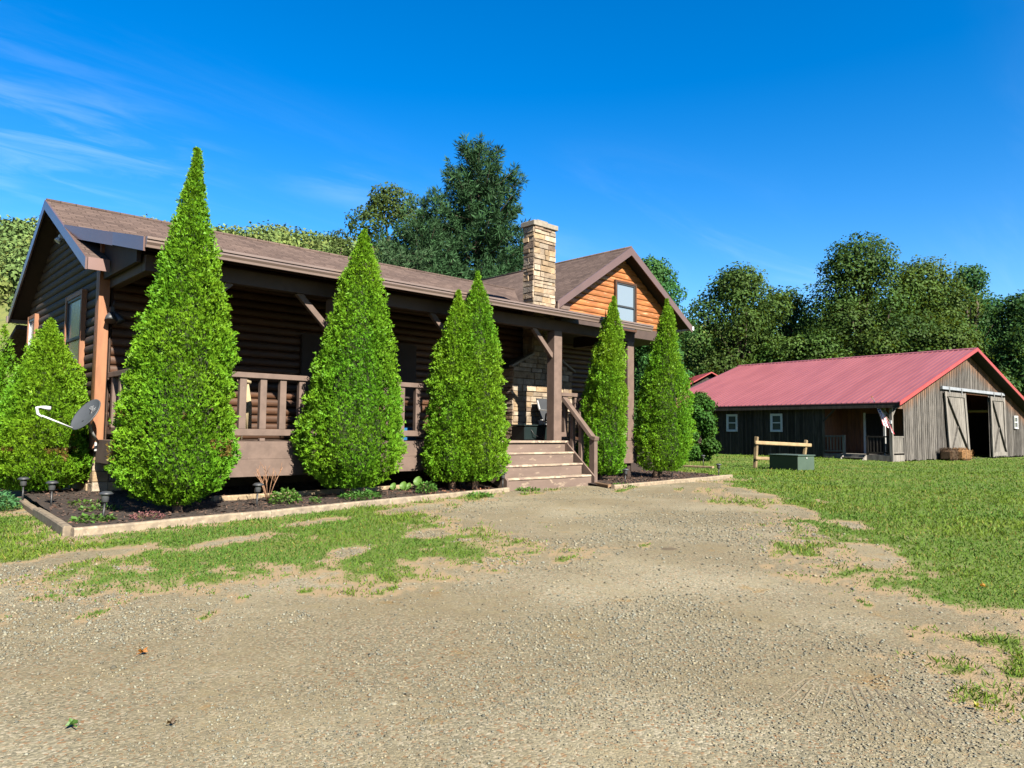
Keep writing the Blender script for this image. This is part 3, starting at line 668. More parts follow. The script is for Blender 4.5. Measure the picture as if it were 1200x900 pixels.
def log_rows(mb, z0, z1, pitch, span, place, bulge, tl=(.8, 1.2)):
    """half round logs; span(zmid) -> (a0,a1) run; place(a, out, z) -> point"""
    z = z0
    while z < z1 - .02:
        zt = min(z + pitch, z1); lo, hi = span(z + .01), span(zt - .01)
        if hi[1] - hi[0] < .1: hi = ((lo[0] + lo[1]) / 2 - .05, (lo[0] + lo[1]) / 2 + .05)
        if lo[1] - lo[0] < .15: break
        prof = []
        for k in range(7):
            q = math.pi * k / 6; prof.append((math.sin(q) ** .7 * bulge if 0 < k < 6 else 0, z + (zt - z) * (1 - math.cos(q)) / 2))
        cuts = [0.0]
        while cuts[-1] < 1: cuts.append(min(1.0, cuts[-1] + random.uniform(.3, .8)))
        for c0, c1 in zip(cuts[:-1], cuts[1:]):
            vs = []
            for c in (c0, c1):
                for o_, zz_ in prof:
                    f = (zz_ - z) / (zt - z); a0 = lo[0] + (hi[0] - lo[0]) * f; a1 = lo[1] + (hi[1] - lo[1]) * f
                    vs.append(place(a0 + (a1 - a0) * c, o_, zz_))
            mb.add(vs, [(i, i + 1, 8 + i, 7 + i) for i in range(6)], tv(*tl), 0, True)
            mb.add(vs[:7] + vs[7:], [tuple(range(7)), tuple(range(13, 6, -1))], .7)
        z = zt

# gable end wall (faces the dish side)
gw = MB()
RZ, RY = 5.32, 16.0
def gspan(z):
    f0 = 13.2; f1 = 18.8
    if z > 3.72: f0 = max(f0, RY - (RZ - z) / .5); f1 = min(f1, RY + (RZ - z) / .55)
    return (f0, f1)
log_rows(gw, .86, 5.25, .152, gspan, lambda a, o, z: (3.12 - o, a, z), .055, (.7, 1.25))
gw.prism([(3.13, 13.2, .86), (3.13, 18.8, .86), (3.13, 18.8, 3.75), (3.13, 16, 5.3), (3.13, 13.2, 3.9)], (.12, 0, 0), .5)
gable_wall = gw.build('gable_wall', WEATHER, house)
cb = MB(); cb.box(3.05, 3.21, 13.055, 13.13, .80, 4.35); cb.box(3.05, 3.075, 13.132, 13.26, .80, 3.8, .8)
cb.build('corner_board', CORNER, gable_wall, .006)
cb = MB(); cb.box(3.03, 3.10, 18.72, 18.84, .8, 3.5); cb.build('corner_board', CORNER, gable_wall, .006)
# front wall behind the porch
fwm = MB()
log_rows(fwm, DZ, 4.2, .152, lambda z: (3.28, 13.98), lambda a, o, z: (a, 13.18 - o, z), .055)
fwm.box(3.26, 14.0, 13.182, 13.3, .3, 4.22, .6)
fwm.build('front_wall', SHADELOG, house)
# foundation
fd = MB(); fd.box(3.12, 14.0, 13.19, 13.35, -.1, .86, .35); fd.box(3.13, 3.25, 13.36, 18.8, -.1, .86, .35)
foundation = fd.build('foundation', MORTAR, house)
def stones(mb, a0, a1, z0, z1, place, rng, hh=(.07, .13), ww=(.13, .36), edge=lambda z: (None, None)):
    z = z0
    while z < z1 - .02:
        h_ = min(rng.uniform(*hh), z1 - z)
        if z1 - z - h_ < .04: h_ = z1 - z
        e0, e1 = edge(z + h_ / 2); l0 = a0 if e0 is None else e0; l1 = a1 if e1 is None else e1
        a = l0
        while a < l1 - .01:
            w_ = rng.uniform(*ww); w_ = w_ if l1 - a - w_ > .09 else l1 - a
            o_ = rng.uniform(.012, .045); g_ = .003; base = rng.choice(((1, 1, 1), (1.15, 1.1, 1.05), (.9, .82, .75), (1.1, .95, .75), (.72, .62, .58), (1.2, 1.15, 1.1), (1, .88, .72)))
            k = rng.uniform(.62, 1.2); tn = tuple(c * k for c in base)
            q0, q1, y0, y1 = a + g_, a + w_ - g_, z + g_, z + h_ - g_; j = lambda: rng.uniform(-.008, .008); c_ = .009
            vs = [place(q0, 0, y0), place(q1, 0, y0), place(q1, 0, y1), place(q0, 0, y1),
                  place(q0 + c_ + j(), o_ + j(), y0 + c_), place(q1 - c_ + j(), o_ + j(), y0 + c_ + j()), place(q1 - c_ + j(), o_ + j(), y1 - c_ + j()), place(q0 + c_ + j(), o_ + j(), y1 - c_)]
            mb.add(vs, [(4, 5, 6, 7), (0, 1, 5, 4), (1, 2, 6, 5), (2, 3, 7, 6), (3, 0, 4, 7)], tn)
            a += w_
        z += h_
rs = random.Random(5)
sf = MB(); stones(sf, 3.10, 4.3, -.05, .84, lambda a, o, z: (a, 13.188 - o, z), rs, (.12, .2), (.2, .4)); stones(sf, 13.2, 18.8, -.05, .84, lambda a, o, z: (3.128 - o, a, z), rs, (.12, .2), (.2, .4))
sf.build('foundation_stone', STONE, foundation)

# gable windows
def window(name, parent, place, w, h, dep=.07, frame=.07, panes='sash', fm=CORNER, gm=GLASS, sash=LIGHTGREY):
    """place(a, out, z): a 0..w, z 0..h"""
    def bx(mb, a0, a1, o0, o1, z0, z1, t=1):
        vs = [place(a, o, z) for z in (z0, z1) for o in (o0, o1) for a in (a0, a1)]
        mb.add(vs, [(0, 2, 3, 1), (4, 5, 7, 6), (0, 1, 5, 4), (2, 6, 7, 3), (0, 4, 6, 2), (1, 3, 7, 5)], t)
    f = MB()
    bx(f, -frame, 0, 0, dep, -frame, h + frame); bx(f, w, w + frame, 0, dep, -frame, h + frame, .9)
    bx(f, .001, w - .001, 0, dep - .004, h, h + frame); bx(f, .001, w - .001, 0, dep + .02, -frame, 0, .95)
    fo = f.build(name, fm, parent)
    s = MB(); k = .045; d1 = dep - .02
    bx(s, 0.001, k, .004, d1, .001, h - .001); bx(s, w - k, w - .001, .004, d1, .001, h - .001); bx(s, k, w - k, .004, d1, h - k, h - .001); bx(s, k, w - k, .004, d1, .001, k)
    if panes == 'sash': bx(s, k, w - k, .004, d1 + .008, h * .47, h * .47 + k)
    s.build('sash', sash, fo)
    p = MB(); bx(p, k * .5, w - k * .5, .002, d1 - .025, k * .5, h - k * .5); p.build('pane', gm, fo)
    return fo
window('window', gable_wall, lambda a, o, z: (3.075 - o, 15.05 - a, 2.0 + z), 1.05, 1.42, .08, .08, 'sash', CORNER, GLASS2, DARKGREY)
window('window', gable_wall, lambda a, o, z: (3.075 - o, 18.55 - a, 2.25 + z), .62, 1.2, .08, .07, 'sash', CORNER, GLASS2, WHITE)
ven = MB(); ven.box(2.98, 3.06, 15.78, 15.92, 4.72, 4.80); ven.tube([(3.0, 15.85, 4.72), (2.95, 15.85, 4.66)], [.05, .06], 10); ven.build('flood_light', WHITE, gable_wall)

# roof -------------------------------------------------------------
def slab(mb, poly, zf, th, tint=1, mi=0):
    top = [(x, y, zf(x, y)) for x, y in poly]; mb.prism([(x, y, z - th) for x, y, z in top], (0, 0, th), tint, mi)
zmain = lambda x, y: 5.45 - .5 * (16 - y) if y < 16 else 5.45 - .55 * (y - 16)
zporch = lambda x, y: 3.80 + .2343 * (y - 10.8)
rf = MB()
slab(rf, [(2.78, 12.66), (3.085, 12.66), (3.085, 14.28), (15.1, 14.28), (15.1, 16), (2.78, 16)], zmain, .06)
slab(rf, [(2.78, 16.0), (15.1, 16.0), (15.1, 19.34), (2.78, 19.34)], zmain, .06)
roof = rf.build('roof', SHINGLE, house)
pr = MB(); slab(pr, [(3.08, 10.80), (14.70, 10.80), (14.70, 13.17), (13.3, 13.17), (13.3, 14.3), (2.80, 14.3)], zporch, .05)
porch_roof = pr.build('porch_roof', SHINGLE, house)
rc = MB(); rc.tube([(2.77, 16, 5.455), (15.1, 16, 5.455)], .035, 6); rc.build('ridge_cap', SHINGLE, roof)
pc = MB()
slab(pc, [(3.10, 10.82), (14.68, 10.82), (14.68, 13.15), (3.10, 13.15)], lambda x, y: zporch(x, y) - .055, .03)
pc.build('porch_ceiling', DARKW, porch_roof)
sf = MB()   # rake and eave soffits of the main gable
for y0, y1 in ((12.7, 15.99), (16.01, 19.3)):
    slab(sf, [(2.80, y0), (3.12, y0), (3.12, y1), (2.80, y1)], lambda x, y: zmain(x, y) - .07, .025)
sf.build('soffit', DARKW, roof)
fa = MB()
fa.prism([(2.745, 12.66, 3.79), (2.745, 16, 5.46), (2.745, 16, 5.27), (2.745, 12.66, 3.60)], (.03, 0, 0))
fa.prism([(2.745, 16.001, 5.46), (2.745, 19.34, 3.623), (2.745, 19.34, 3.433), (2.745, 16.001, 5.27)], (.03, 0, 0))
fa.prism([(2.778, 12.628, 3.60), (3.085, 12.628, 3.60), (3.085, 12.628, 3.79), (2.778, 12.628, 3.79)], (0, .03, 0), 1.5)
fa.build('rake_board', FASCIA, roof)
fp = MB()
def rake(mb, p0, p1, h_, th=.03):
    p0, p1 = Vector(p0), Vector(p1); n_ = Vector((p1.y - p0.y, -(p1.x - p0.x), 0)).normalized() * th
    mb.prism([p0, p1, p1 - Vector((0, 0, h_)), p0 - Vector((0, 0, h_))], n_)
rake(fp, (2.775, 14.25, 4.62), (3.0, 12.1, 4.115), .21); rake(fp, (3.0, 12.097, 4.115), (3.07, 10.80, 3.81), .20)
fp.build('rake_board', FASCIA, porch_roof)
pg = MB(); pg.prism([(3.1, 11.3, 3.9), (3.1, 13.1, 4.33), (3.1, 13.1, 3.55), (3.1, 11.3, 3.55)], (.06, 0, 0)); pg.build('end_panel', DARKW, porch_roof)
def gutter(mb, x0, x1, y, z, s=1):
    prof = [(0, .0), (-.105, .0), (-.105, -.035), (-.085, -.045), (-.085, -.075), (-.060, -.11), (-.055, -.145), (0, -.145)]
    mb.prism([(x0, y + s * a, z + b) for a, b in prof], (x1 - x0, 0, 0))
gu = MB(); gutter(gu, 3.06, 14.74, 10.797, 3.80); gu.build('gutter', GUTTER, porch_roof)
gu = MB(); gutter(gu, 2.72, 13.4, 19.343, 3.60, -1); gu.build('gutter', GUTTER, roof)
rp = MB(); slab(rp, [(2.9, 19.3), (9, 19.3), (9, 22.4), (2.9, 22.4)], lambda x, y: 3.42 - .25 * (y - 19.3), .1); rp.build('rear_porch_roof', SHINGLE, house)
rp = MB(); rp.box(2.98, 3.1, 22.0, 22.12, 0, 2.65); rp.box(6, 6.12, 22.0, 22.12, 0, 2.65); rp.box(2.9, 9, 19.32, 19.5, .0, 2.2, .5); rp.build('rear_post', BROWN, house)

# cross wing -------------------------------------------------------
WX, WZ, WS = 16.55, 6.47, .64
wing = MB()
def wspan(z):
    hw = min(2.52, (WZ - .16 - z) / WS); return (WX - hw, WX + hw)
log_rows(wing, 4.30, 6.25, .165, wspan, lambda a, o, z: (a, 13.20 - o, z), .03, (.82, 1.2))
wing.box(14.03, 19.07, 13.201, 13.32, 4.25, 4.4, .5); wing.prism([(14.03, 13.201, 4.4), (19.07, 13.201, 4.4), (WX, 13.201, 6.28)], (0, .12, 0), .5)
wing_wall = wing.build('wing_gable_wall', ORANGE, house)
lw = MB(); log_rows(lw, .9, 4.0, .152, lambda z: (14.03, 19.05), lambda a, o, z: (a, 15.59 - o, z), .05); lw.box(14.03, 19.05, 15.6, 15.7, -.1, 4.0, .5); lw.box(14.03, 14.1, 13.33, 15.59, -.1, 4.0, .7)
lw.build('wing_lower_wall', SHADELOG, house)
lw = MB(); lw.box(14.03, 19.07, 13.33, 15.6, 3.96, 4.0); lw.build('wing_porch_ceiling', DARKW, house)
lw = MB(); lw.box(14.03, 19.07, 13.17, 13.325, 3.95, 4.248); lw.build('wing_shade_strip', SHADEBEAM, house)  # added dark strip standing in for the shade below the gutter
lw = MB(); lw.box(18.85, 19.05, 13.22, 13.42, -.1, 3.99); lw.build('wing_post', BROWN, house, .008)
lw = MB(); lw.box(14.7, 19.05, 13.15, 15.58, .05, .55, .8); lw.build('wing_porch_floor', DARKW, house)
ws = MB(); ws.box(18.95, 19.07, 15.71, 20, -.1, 4.0); ws.box(18.95, 19.07, 13.325, 20, 4.001, 4.55); ws.box(14.03, 14.15, 13.325, 20, 3.6, 4.55); ws.prism([(14.03, 19.9, 0), (19.07, 19.9, 0), (19.07, 19.9, 4.5), (WX, 19.9, 6.28), (14.03, 19.9, 4.5)], (0, .1, 0)); ws.build('wing_side_wall', WEATHER, house)
zwing = lambda x, y: WZ - WS * abs(x - WX)
wr = MB(); slab(wr, [(13.5, 12.8), (WX, 12.8), (WX, 20.4), (13.5, 20.4)], zwing, .07); slab(wr, [(WX, 12.8), (19.6, 12.8), (19.6, 20.4), (WX, 20.4)], zwing, .07)
wing_roof = wr.build('wing_roof', SHINGLE_X, house)
rc = MB(); rc.tube([(WX, 12.78, WZ + .005), (WX, 20.4, WZ + .005)], .035, 6); rc.build('ridge_cap', SHINGLE_X, wing_roof)
wf = MB()
wf.prism([(13.48, 12.767, zwing(13.48, 0) + .01), (WX, 12.767, WZ + .01), (WX, 12.767, WZ - .23), (13.48, 12.767, zwing(13.48, 0) - .20)], (0, .03, 0))
wf.prism([(WX + .001, 12.767, WZ + .01), (19.62, 12.767, zwing(19.62, 0) + .01), (19.62, 12.767, zwing(19.62, 0) - .2), (WX + .001, 12.767, WZ - .23)], (0, .03, 0))
wf.build('rake_board', FASCIA, wing_roof)
wso = MB()
slab(wso, [(13.55, 12.8), (WX - .01, 12.8), (WX - .01, 13.2), (13.55, 13.2)], lambda x, y: zwing(x, y) - .075, .03); slab(wso, [(WX + .01, 12.8), (19.55, 12.8), (19.55, 13.2), (WX + .01, 13.2)], lambda x, y: zwing(x, y) - .075, .03)
wso.build('soffit', DARKW, wing_roof)
wb = MB(); wb.box(13.50, 13.98, 12.80, 13.19, 4.34, 4.43); wb.box(13.46, 13.52, 12.75, 20.3, 4.30, 4.45, 1.1); wb.build('eave_return', BROWN, wing_roof)
wb = MB(); wb.box(19.6, 19.68, 12.75, 20.3, 4.38, 4.5); wb.build('gutter', WHITE, wing_roof)
window('window', wing_wall, lambda a, o, z: (16.30 + a, 13.165 - o, 4.16 + z), .86, 1.32, .06, .06, 'sash', SHADELOG, GLASS2, DARKGREY)

# chimney and fireplace -------------------------------------------
ch = MB(); ch.box(12.46, 13.18, 12.62, 12.97, 2.9, 6.24, 1.1)
ch.prism([(11.80, 12.62, DZ), (13.83, 12.62, DZ), (13.83, 12.62, 2.68), (13.18, 12.62, 3.03), (12.46, 12.62, 3.03), (11.80, 12.62, 2.68)], (0, .56, 0), .6)
chimney = ch.build('chimney', MORTAR, house)
rs = random.Random(9); st = MB()
stones(st, 12.44, 13.2, 3.0, 6.24, lambda a, o, z: (a, 12.618 - o, z), rs, (.075, .17), (.13, .40))
stones(st, 12.60, 12.98, 3.0, 6.24, lambda a, o, z: (12.458 - o, a, z), rs, (.075, .17), (.13, .40))
stones(st, 12.60, 12.98, 3.0, 6.24, lambda a, o, z: (13.182 + o, a, z), rs, (.075, .17), (.13, .40))
def sh(z):
    if z < 2.66: return (11.78, 13.85)
    f = (z - 2.66) / .36; return (11.78 + f * .66, 13.85 - f * .66)
stones(st, 11.78, 13.85, DZ, 3.0, lambda a, o, z: (a, 12.618 - o, z), rs, (.08, .18), (.16, .46), sh)
stones(st, 12.60, 13.17, DZ, 2.66, lambda a, o, z: (11.798 - o, a, z), rs, (.07, .14), (.14, .36))
st.build('stonework', STONE, chimney)
cp = MB(); cp.box(12.385, 13.255, 12.545, 13.03, 6.243, 6.37); cp.box(12.58, 12.95, 12.62, 12.92, 6.371, 6.43, .9); cp.build('cap', CAPST, chimney, .012)
sc_ = MB(); sc_.bar((11.70, 12.60, 2.70), (12.44, 12.60, 3.06), .12, .05, (0, 0, 1)); sc_.build('shoulder_cap', CAPST, chimney); sc_ = MB(); sc_.bar((13.2, 12.60, 3.06), (13.92, 12.60, 2.70), .12, .05, (0, 0, 1)); sc_.build('shoulder_cap', CAPST, chimney)

# porch ------------------------------------------------------------
dk = MB(); y = 11.2
while y < 13.12:
    dk.box(3.15, 14.62, y, min(y + .134, 13.12), DZ - .035, DZ, tv(.85, 1.1)); y += .14
deck = dk.build('porch_deck', BROWN, house)
for x0, x1 in ((3.15, 9.66), (12.16, 14.62)):
    f = MB(); f.box(x0, x1, 11.155, 11.195, .685, DZ - .006, tv(.95, 1.05)); f.box(x0, x1, 11.158, 11.195, .41, .682, tv(.92, 1.02)); f.build('fascia_board', BROWN, deck)
f = MB(); f.box(3.11, 3.148, 11.16, 13.05, .60, DZ - .002); f.build('rim_board', BROWN, deck); f = MB(); f.box(14.622, 14.66, 11.16, 13.1, .41, DZ - .002); f.build('rim_board', BROWN, deck)
for x in (3.6, 6.4, 9.1, 11.85, 14.4):
    f = MB(); f.box(x, x + .14, 11.25, 11.39, -.1, DZ - .04); f.build('pier', DARKW, deck)
bm_ = MB(); bm_.box(3.2, 14.66, 11.22, 11.38, 3.42, 3.66); bm_.box(14.5, 14.66, 11.385, 13.15, 3.42, 3.7); bm_.box(3.2, 3.34, 11.385, 13.1, 3.42, 3.7)
beam = bm_.build('porch_beam', SHADEBEAM, house, .006)
for x0 in (3.62, 6.20, 8.95, 11.73, 14.36):
    p = MB(); p.box(x0, x0 + .25, 11.205, 11.44, DZ, 3.42, tv(.95, 1.05)); post = p.build('post', BROWN, house, .008)
    for s_ in (-1, 1):
        if x0 < 3.7 and s_ < 0 or x0 > 11 and s_ > 0: continue
        xa = x0 + (.25 if s_ > 0 else 0)
        b = MB(); b.bar((xa - s_ * .02, 11.30, 2.84), (xa + s_ * .60, 11.30, 3.44), .10, .085, (0, 1, 0)); b.build('brace', BROWN, post, .005)
def railing(x0, x1, y0, y1, n):
    rl = MB(); d = Vector((x1 - x0, y1 - y0, 0))
    rl.bar((x0, y0, 2.0), (x1, y1, 2.0), .15, .085)
    o = rl.build('railing', BROWN, house, .006)
    b = MB(); b.bar((x0, y0, 1.10), (x1, y1, 1.10), .09, .105); b.bar((x0 + d.x * .5 - .04, y0 + d.y * .5, DZ + .024), (x0 + d.x * .5 + .05, y0 + d.y * .5, DZ + .024), .08, .045); b.build('bottom_rail', BROWN, o, .005)
    for i in range(n):
        f = (i + .5) / n; b = MB(); c = Vector((x0, y0, 0)) + d * f
        b.box(c.x - .055, c.x + .055, c.y - .045, c.y + .045, 1.153, 1.957, tv(.92, 1.06)); b.build('baluster', BROWN, o, .005)
railing(3.87, 6.20, 11.27, 11.27, 7); railing(6.45, 8.95, 11.27, 11.27, 7); railing(11.98, 14.36, 11.27, 11.27, 7); railing(3.30, 3.30, 11.44, 13.05, 4); railing(14.48, 14.48, 11.44, 13.10, 4)
lastbit = MB(); lastbit.bar((9.2, 11.27, 2.0), (9.62, 11.27, 2.0), .13, .075); lastbit.build('railing_end', BROWN, house)

# steps
stp = MB(); stp.box(9.68, 12.08, 10.50, 11.15, -.08, .20, .3)
steps = stp.build('porch_steps', DARKW, house)
for i in range(4):
    y = 10.45 + .25 * i; z = .24 * (i + 1)
    r_ = MB(); r_.box(9.66 if i else 9.62, 12.08 + (.05 if i == 0 else 0), y, y + .03, z - .24 + (.002 if i else -.05), z - .042); r_.build('riser', STEPM, steps)
    if i < 3:
        r_ = MB(); r_.box(9.64, 12.10, y - .022, y + .25, z - .04, z, 1); r_.build('tread', TREADM, steps, .006)
r_ = MB(); r_.box(9.64, 12.14, 11.15, 11.19, DZ - .045, DZ + .004); r_.build('nosing', TREADM, steps, .006)
r_ = MB(); r_.prism([(12.115, 11.18, DZ - .05), (12.115, 10.36, .20), (12.115, 10.36, -.05), (12.115, 11.18, .3)], (.045, 0, 0)); r_.build('stringer', BROWN, steps); r_ = MB(); r_.prism([(9.585, 11.18, DZ - .05), (9.585, 10.40, .20), (9.585, 10.40, -.05), (9.585, 11.18, .3)], (.045, 0, 0)); r_.build('stringer', BROWN, steps)
hr = MB(); hr.box(12.165, 12.275, 10.405, 10.56, -.08, .99); handrail = hr.build('newel_post', BROWN, steps, .006)
hr = MB(); hr.bar((12.10, 11.30, 1.96), (12.21, 10.50, 1.05), .15, .085); hr.bar((12.21, 10.505, 1.045), (12.215, 10.375, 1.01), .15, .085); hr.build('handrail', BROWN, steps, .006)
for yy in (11.08, 10.83):
    f = (11.30 - yy) / .8; hr = MB(); hr.box(12.165, 12.255, yy - .045, yy + .045, (yy - 10.45) * .96 - .12, 1.96 - .91 * f - .05); hr.build('baluster', BROWN, steps, .005)
# wall spotlight under the porch roof and lamp on the wall
spot = MB(); spot.box(3.20, 3.26, 12.96, 13.05, 2.98, 3.1); spot.tube([(3.23, 13.0, 3.0), (3.20, 12.93, 2.93), (3.19, 12.90, 2.86)], [.045, .07, .085], 12); spot.tube([(3.25, 13.0, 3.02), (3.33, 12.95, 2.92), (3.36, 12.93, 2.86)], [.04, .06, .075], 12); spot.tube([(3.24, 13.02, 3.1), (3.27, 13.0, 3.22)], .008, 5); spot.build('spotlight', DARKGREY, house)
wl = MB(); wl.lathe([(.03, 0), (.06, .03), (.06, .11), (.03, .14)], (4.35, 13.02, 2.62), 12); wl.build('wall_lamp', LIGHTGREY, house)
dr = MB(); dr.box(6.6, 7.5, 13.06, 13.118, DZ + .01, 3.0); dr.build('door', DARKW, house); dr = MB(); dr.box(8.2, 9.3, 13.06, 13.12, 1.85, 3.0); dr.build('front_window', DARKW, house)

# ------------------------------------------------------------------ porch contents
t = thing('patio_chair', 'pale framed patio chair with dark arms beside the fireplace', 'chair', (12.55, 12.0, DZ), 0)
c = MB(); c.box(12.36, 12.86, 11.78, 12.26, 1.38, 1.42); c.build('seat', DARKGREY, t, .01)
c = MB(); c.prism([(12.37, 12.22, 1.42), (12.85, 12.22, 1.42), (12.85, 12.40, 1.95), (12.37, 12.40, 1.95)], (0, .03, .01)); c.build('backrest', DARKGREY, t)
for x in (12.35, 12.85):
    c = MB(); c.box(x - .025, x + .025, 11.74, 11.79, DZ, 1.60); c.build('leg', LIGHTGREY, t)
    c = MB(); c.bar((x, 12.24, DZ), (x, 12.20, 1.45), .04, .05); c.build('leg', LIGHTGREY, t)
    c = MB(); c.bar((x, 11.72, 1.62), (x, 12.28, 1.68), .05, .03); c.bar((x, 12.28, 1.68), (x, 12.36, 1.9), .04, .03); c.build('armrest', LIGHTGREY, t)
c = MB(); c.tube([(11.98, 11.72, 1.42), (12.0, 11.72, 1.56), (12.12, 11.74, 1.60), (12.34, 11.76, 1.64)], .022, 6); c.tube([(11.98, 11.72, 1.42), (12.36, 11.78, 1.40)], .02, 6); c.build('side_table_arm', BLACKPL, t)
t = thing('storage_tub', 'dark green plastic tub on the porch boards before the fireplace', 'tub', (11.85, 12.0, DZ))
c = MB(); c.prism([(11.45, 11.85, DZ), (12.25, 11.85, DZ), (12.30, 11.80, 1.28), (11.40, 11.80, 1.28)], (0, .45, 0)); c.build('tub_body', BLACKGREEN, t, .02)
c = MB(); c.box(11.37, 12.33, 11.77, 12.29, 1.282, 1.315); c.build('lid', BLACKGREEN, t, .01)
c = MB(); c.tube([(11.6, 11.82, 1.22), (11.68, 11.77, 1.08), (11.85, 11.77, 1.03), (11.98, 11.82, 1.05)], .01, 6); c.build('handle', BLACKPL, t)
c = MB(); c.box(12.02, 12.24, 11.80, 11.98, 1.318, 1.40); c.box(12.0, 12.26, 11.785, 12.0, 1.402, 1.42, 1.1); tag(c.build('tackle_box', LIGHTGREY, None, .008), 'small pale grey box on the lid of the dark tub', 'box')
c = MB()
for k in range(2):
    for q in range(5): c.tube([(4.98 + .1 * k, 11.95, 1.92), (4.94 + .1 * k + .02 * q, 11.93 - .01 * q, 1.55), (4.92 + .10 * k + .03 * q, 11.92, 1.12)], .014, 6)
c.tube([(4.90, 11.95, 1.93), (5.0, 11.94, 1.96), (5.12, 11.95, 1.93)], .035, 8); rope = thing('rope_mop', 'beige rope mop hanging upside down on its pole behind the railing', 'mop', (5.03, 12.0, DZ))
c.build('mop_head', ROPE, rope); c = MB(); c.tube([(5.02, 11.99, DZ), (5.03, 11.98, 1.93)], .014, 8); c.build('pole', GREYW, rope)
t = thing('plastic_crate', 'blue plastic crate on the porch floor behind the second railing', 'crate', (8.0, 11.75, DZ))
c = MB()
for z in (DZ + .01, DZ + .10, DZ + .19):
    c.box(7.75, 8.25, 11.55, 11.57, z, z + .055); c.box(7.75, 8.25, 11.93, 11.95, z, z + .055); c.box(7.75, 7.77, 11.572, 11.928, z, z + .055); c.box(8.23, 8.25, 11.572, 11.928, z, z + .055)
c.box(7.772, 8.228, 11.572, 11.928, DZ, DZ + .009); c.build('basket', BLUEPL, t)

# ------------------------------------------------------------------ garden bed, timbers
def bed(name, A, B, D, E, z0, z1, seed):
    nu, nv = 60, 26; vs = []
    for j in range(nv + 1):
        for i in range(nu + 1):
            u, v = i / nu, j / nv; p = (np.array(A) * (1 - u) + np.array(B) * u) * (1 - v) + (np.array(D) * (1 - u) + np.array(E) * u) * v
            vs.append((p[0], p[1], 0))
    vs = np.array(vs); v_ = np.repeat(np.arange(nv + 1) / nv, nu + 1); vs[:, 2] = z0 + (z1 - z0) * v_ + .030 * fbm(vs[:, :2] * 3 + seed, 3) + .02
    me = bpy.data.meshes.new(name); me.from_pydata(vs.tolist(), [], [(j * (nu + 1) + i, j * (nu + 1) + i + 1, (j + 1) * (nu + 1) + i + 1, (j + 1) * (nu + 1) + i) for j in range(nv) for i in range(nu)])
    me.materials.append(MULCH); a = me.color_attributes.new('tint', 'FLOAT_COLOR', 'POINT'); a.data.foreach_set('color', [1.0] * (4 * len(vs)))
    me.polygons.foreach_set('use_smooth', [True] * len(me.polygons)); me.update()
    tag(link(bpy.data.objects.new(name, me)), kind='structure'); return vs
b1 = bed('mulch_bed', (1.99, 8.97), (9.6, 10.38), (2.25, 13.9), (9.6, 13.18), .03, .11, 0)
b2 = bed('mulch_bed', (11.92, 9.64), (17.2, 10.16), (12.3, 13.1), (17.9, 12.8), .03, .06, 4)
rg = np.random.default_rng(8); cps = []
for vs in (b1, b2):
    k = rg.integers(0, len(vs), 9000); cps.append(vs[k] + np.c_[rg.normal(0, .07, (9000, 2)), rg.uniform(0, .018, 9000)])
cps = np.vstack(cps); n = len(cps); k = (poly_sd(cps[:, :2], BED1) > .04) | (poly_sd(cps[:, :2], BED2) > .04); cps = cps[k]; n = len(cps)
redd = np.exp(-((cps[:, 0] - 8.6) / 1.0) ** 2)[:, None] + .35 * rg.random((n, 1)) ** 3
tint = rg.uniform(.4, 1.9, (n, 1)) * (1 - redd * .0) * (np.array([.8, .8, .85]) * (1 - np.clip(redd, 0, 1)) + np.clip(redd, 0, 1) * np.array([2.3, 1.5, 1.1]))
tag(quad_cloud('mulch_chips', cps, np.c_[rg.normal(0, 1, (n, 2)), rg.normal(0, .25, n)], np.c_[rg.normal(0, .35, (n, 2)), np.ones(n)], rg.uniform(.03, .085, n), rg.uniform(.012, .03, n), tint, CHIPM), 'dark bark mulch chips in the garden beds', 'mulch', kind='stuff')

TG = 'weathered timbers edging the garden beds'
def timber(label, p0, p1, h_=.082, w_=.09, tint=1, z=0.0, m=GREYW):
    mb = MB(); p0, p1 = Vector((*p0, 0)), Vector((*p1, 0)); n_ = max(2, int((p1 - p0).length / .5)); d = (p1 - p0).normalized(); sd_ = Vector((-d.y, d.x, 0)) * w_ / 2
    rows = []
    for i in range(n_ + 1):
        c = p0.lerp(p1, i / n_) + Vector((random.uniform(-.006, .006), random.uniform(-.006, .006), z + random.uniform(-.006, .006)))
        k = .018
        rows += [c - sd_ + Vector((0, 0, -.05)), c + sd_ + Vector((0, 0, -.05)), c + sd_ + Vector((0, 0, h_ - k)), c + sd_ * .7 + Vector((0, 0, h_)), c - sd_ * .7 + Vector((0, 0, h_)), c - sd_ + Vector((0, 0, h_ - k))]
    fs = [(i * 6 + k, i * 6 + (k + 1) % 6, (i + 1) * 6 + (k + 1) % 6, (i + 1) * 6 + k) for i in range(n_) for k in range(6)] + [(5, 4, 3, 2, 1, 0), tuple(n_ * 6 + k for k in range(6))]
    mb.add(rows, fs, tint)
    return tag(mb.build('garden_timber', m), label, 'garden edging', TG)
timber('long grey timber edging the bed in front of the tallest arborvitae', (1.93, 8.90), (4.30, 9.31), tint=(1.05, 1.02, 1))
timber('long timber edging the bed in front of the broad second arborvitae', (4.31, 9.312), (6.85, 9.85), tint=(.95, .95, .95))
timber('timber edging the bed running up to the porch steps', (6.86, 9.853), (9.55, 10.34), tint=(1.0, .98, .95))
timber('darker timber closing the bed on the lawn side by the dish', (1.90, 8.95), (2.02, 11.2), tint=(.8, .78, .75), h_=.11)
timber('thin timber on the far lawn side of the dish bed', (2.02, 11.22), (2.16, 13.3), tint=(.85, .8, .75))
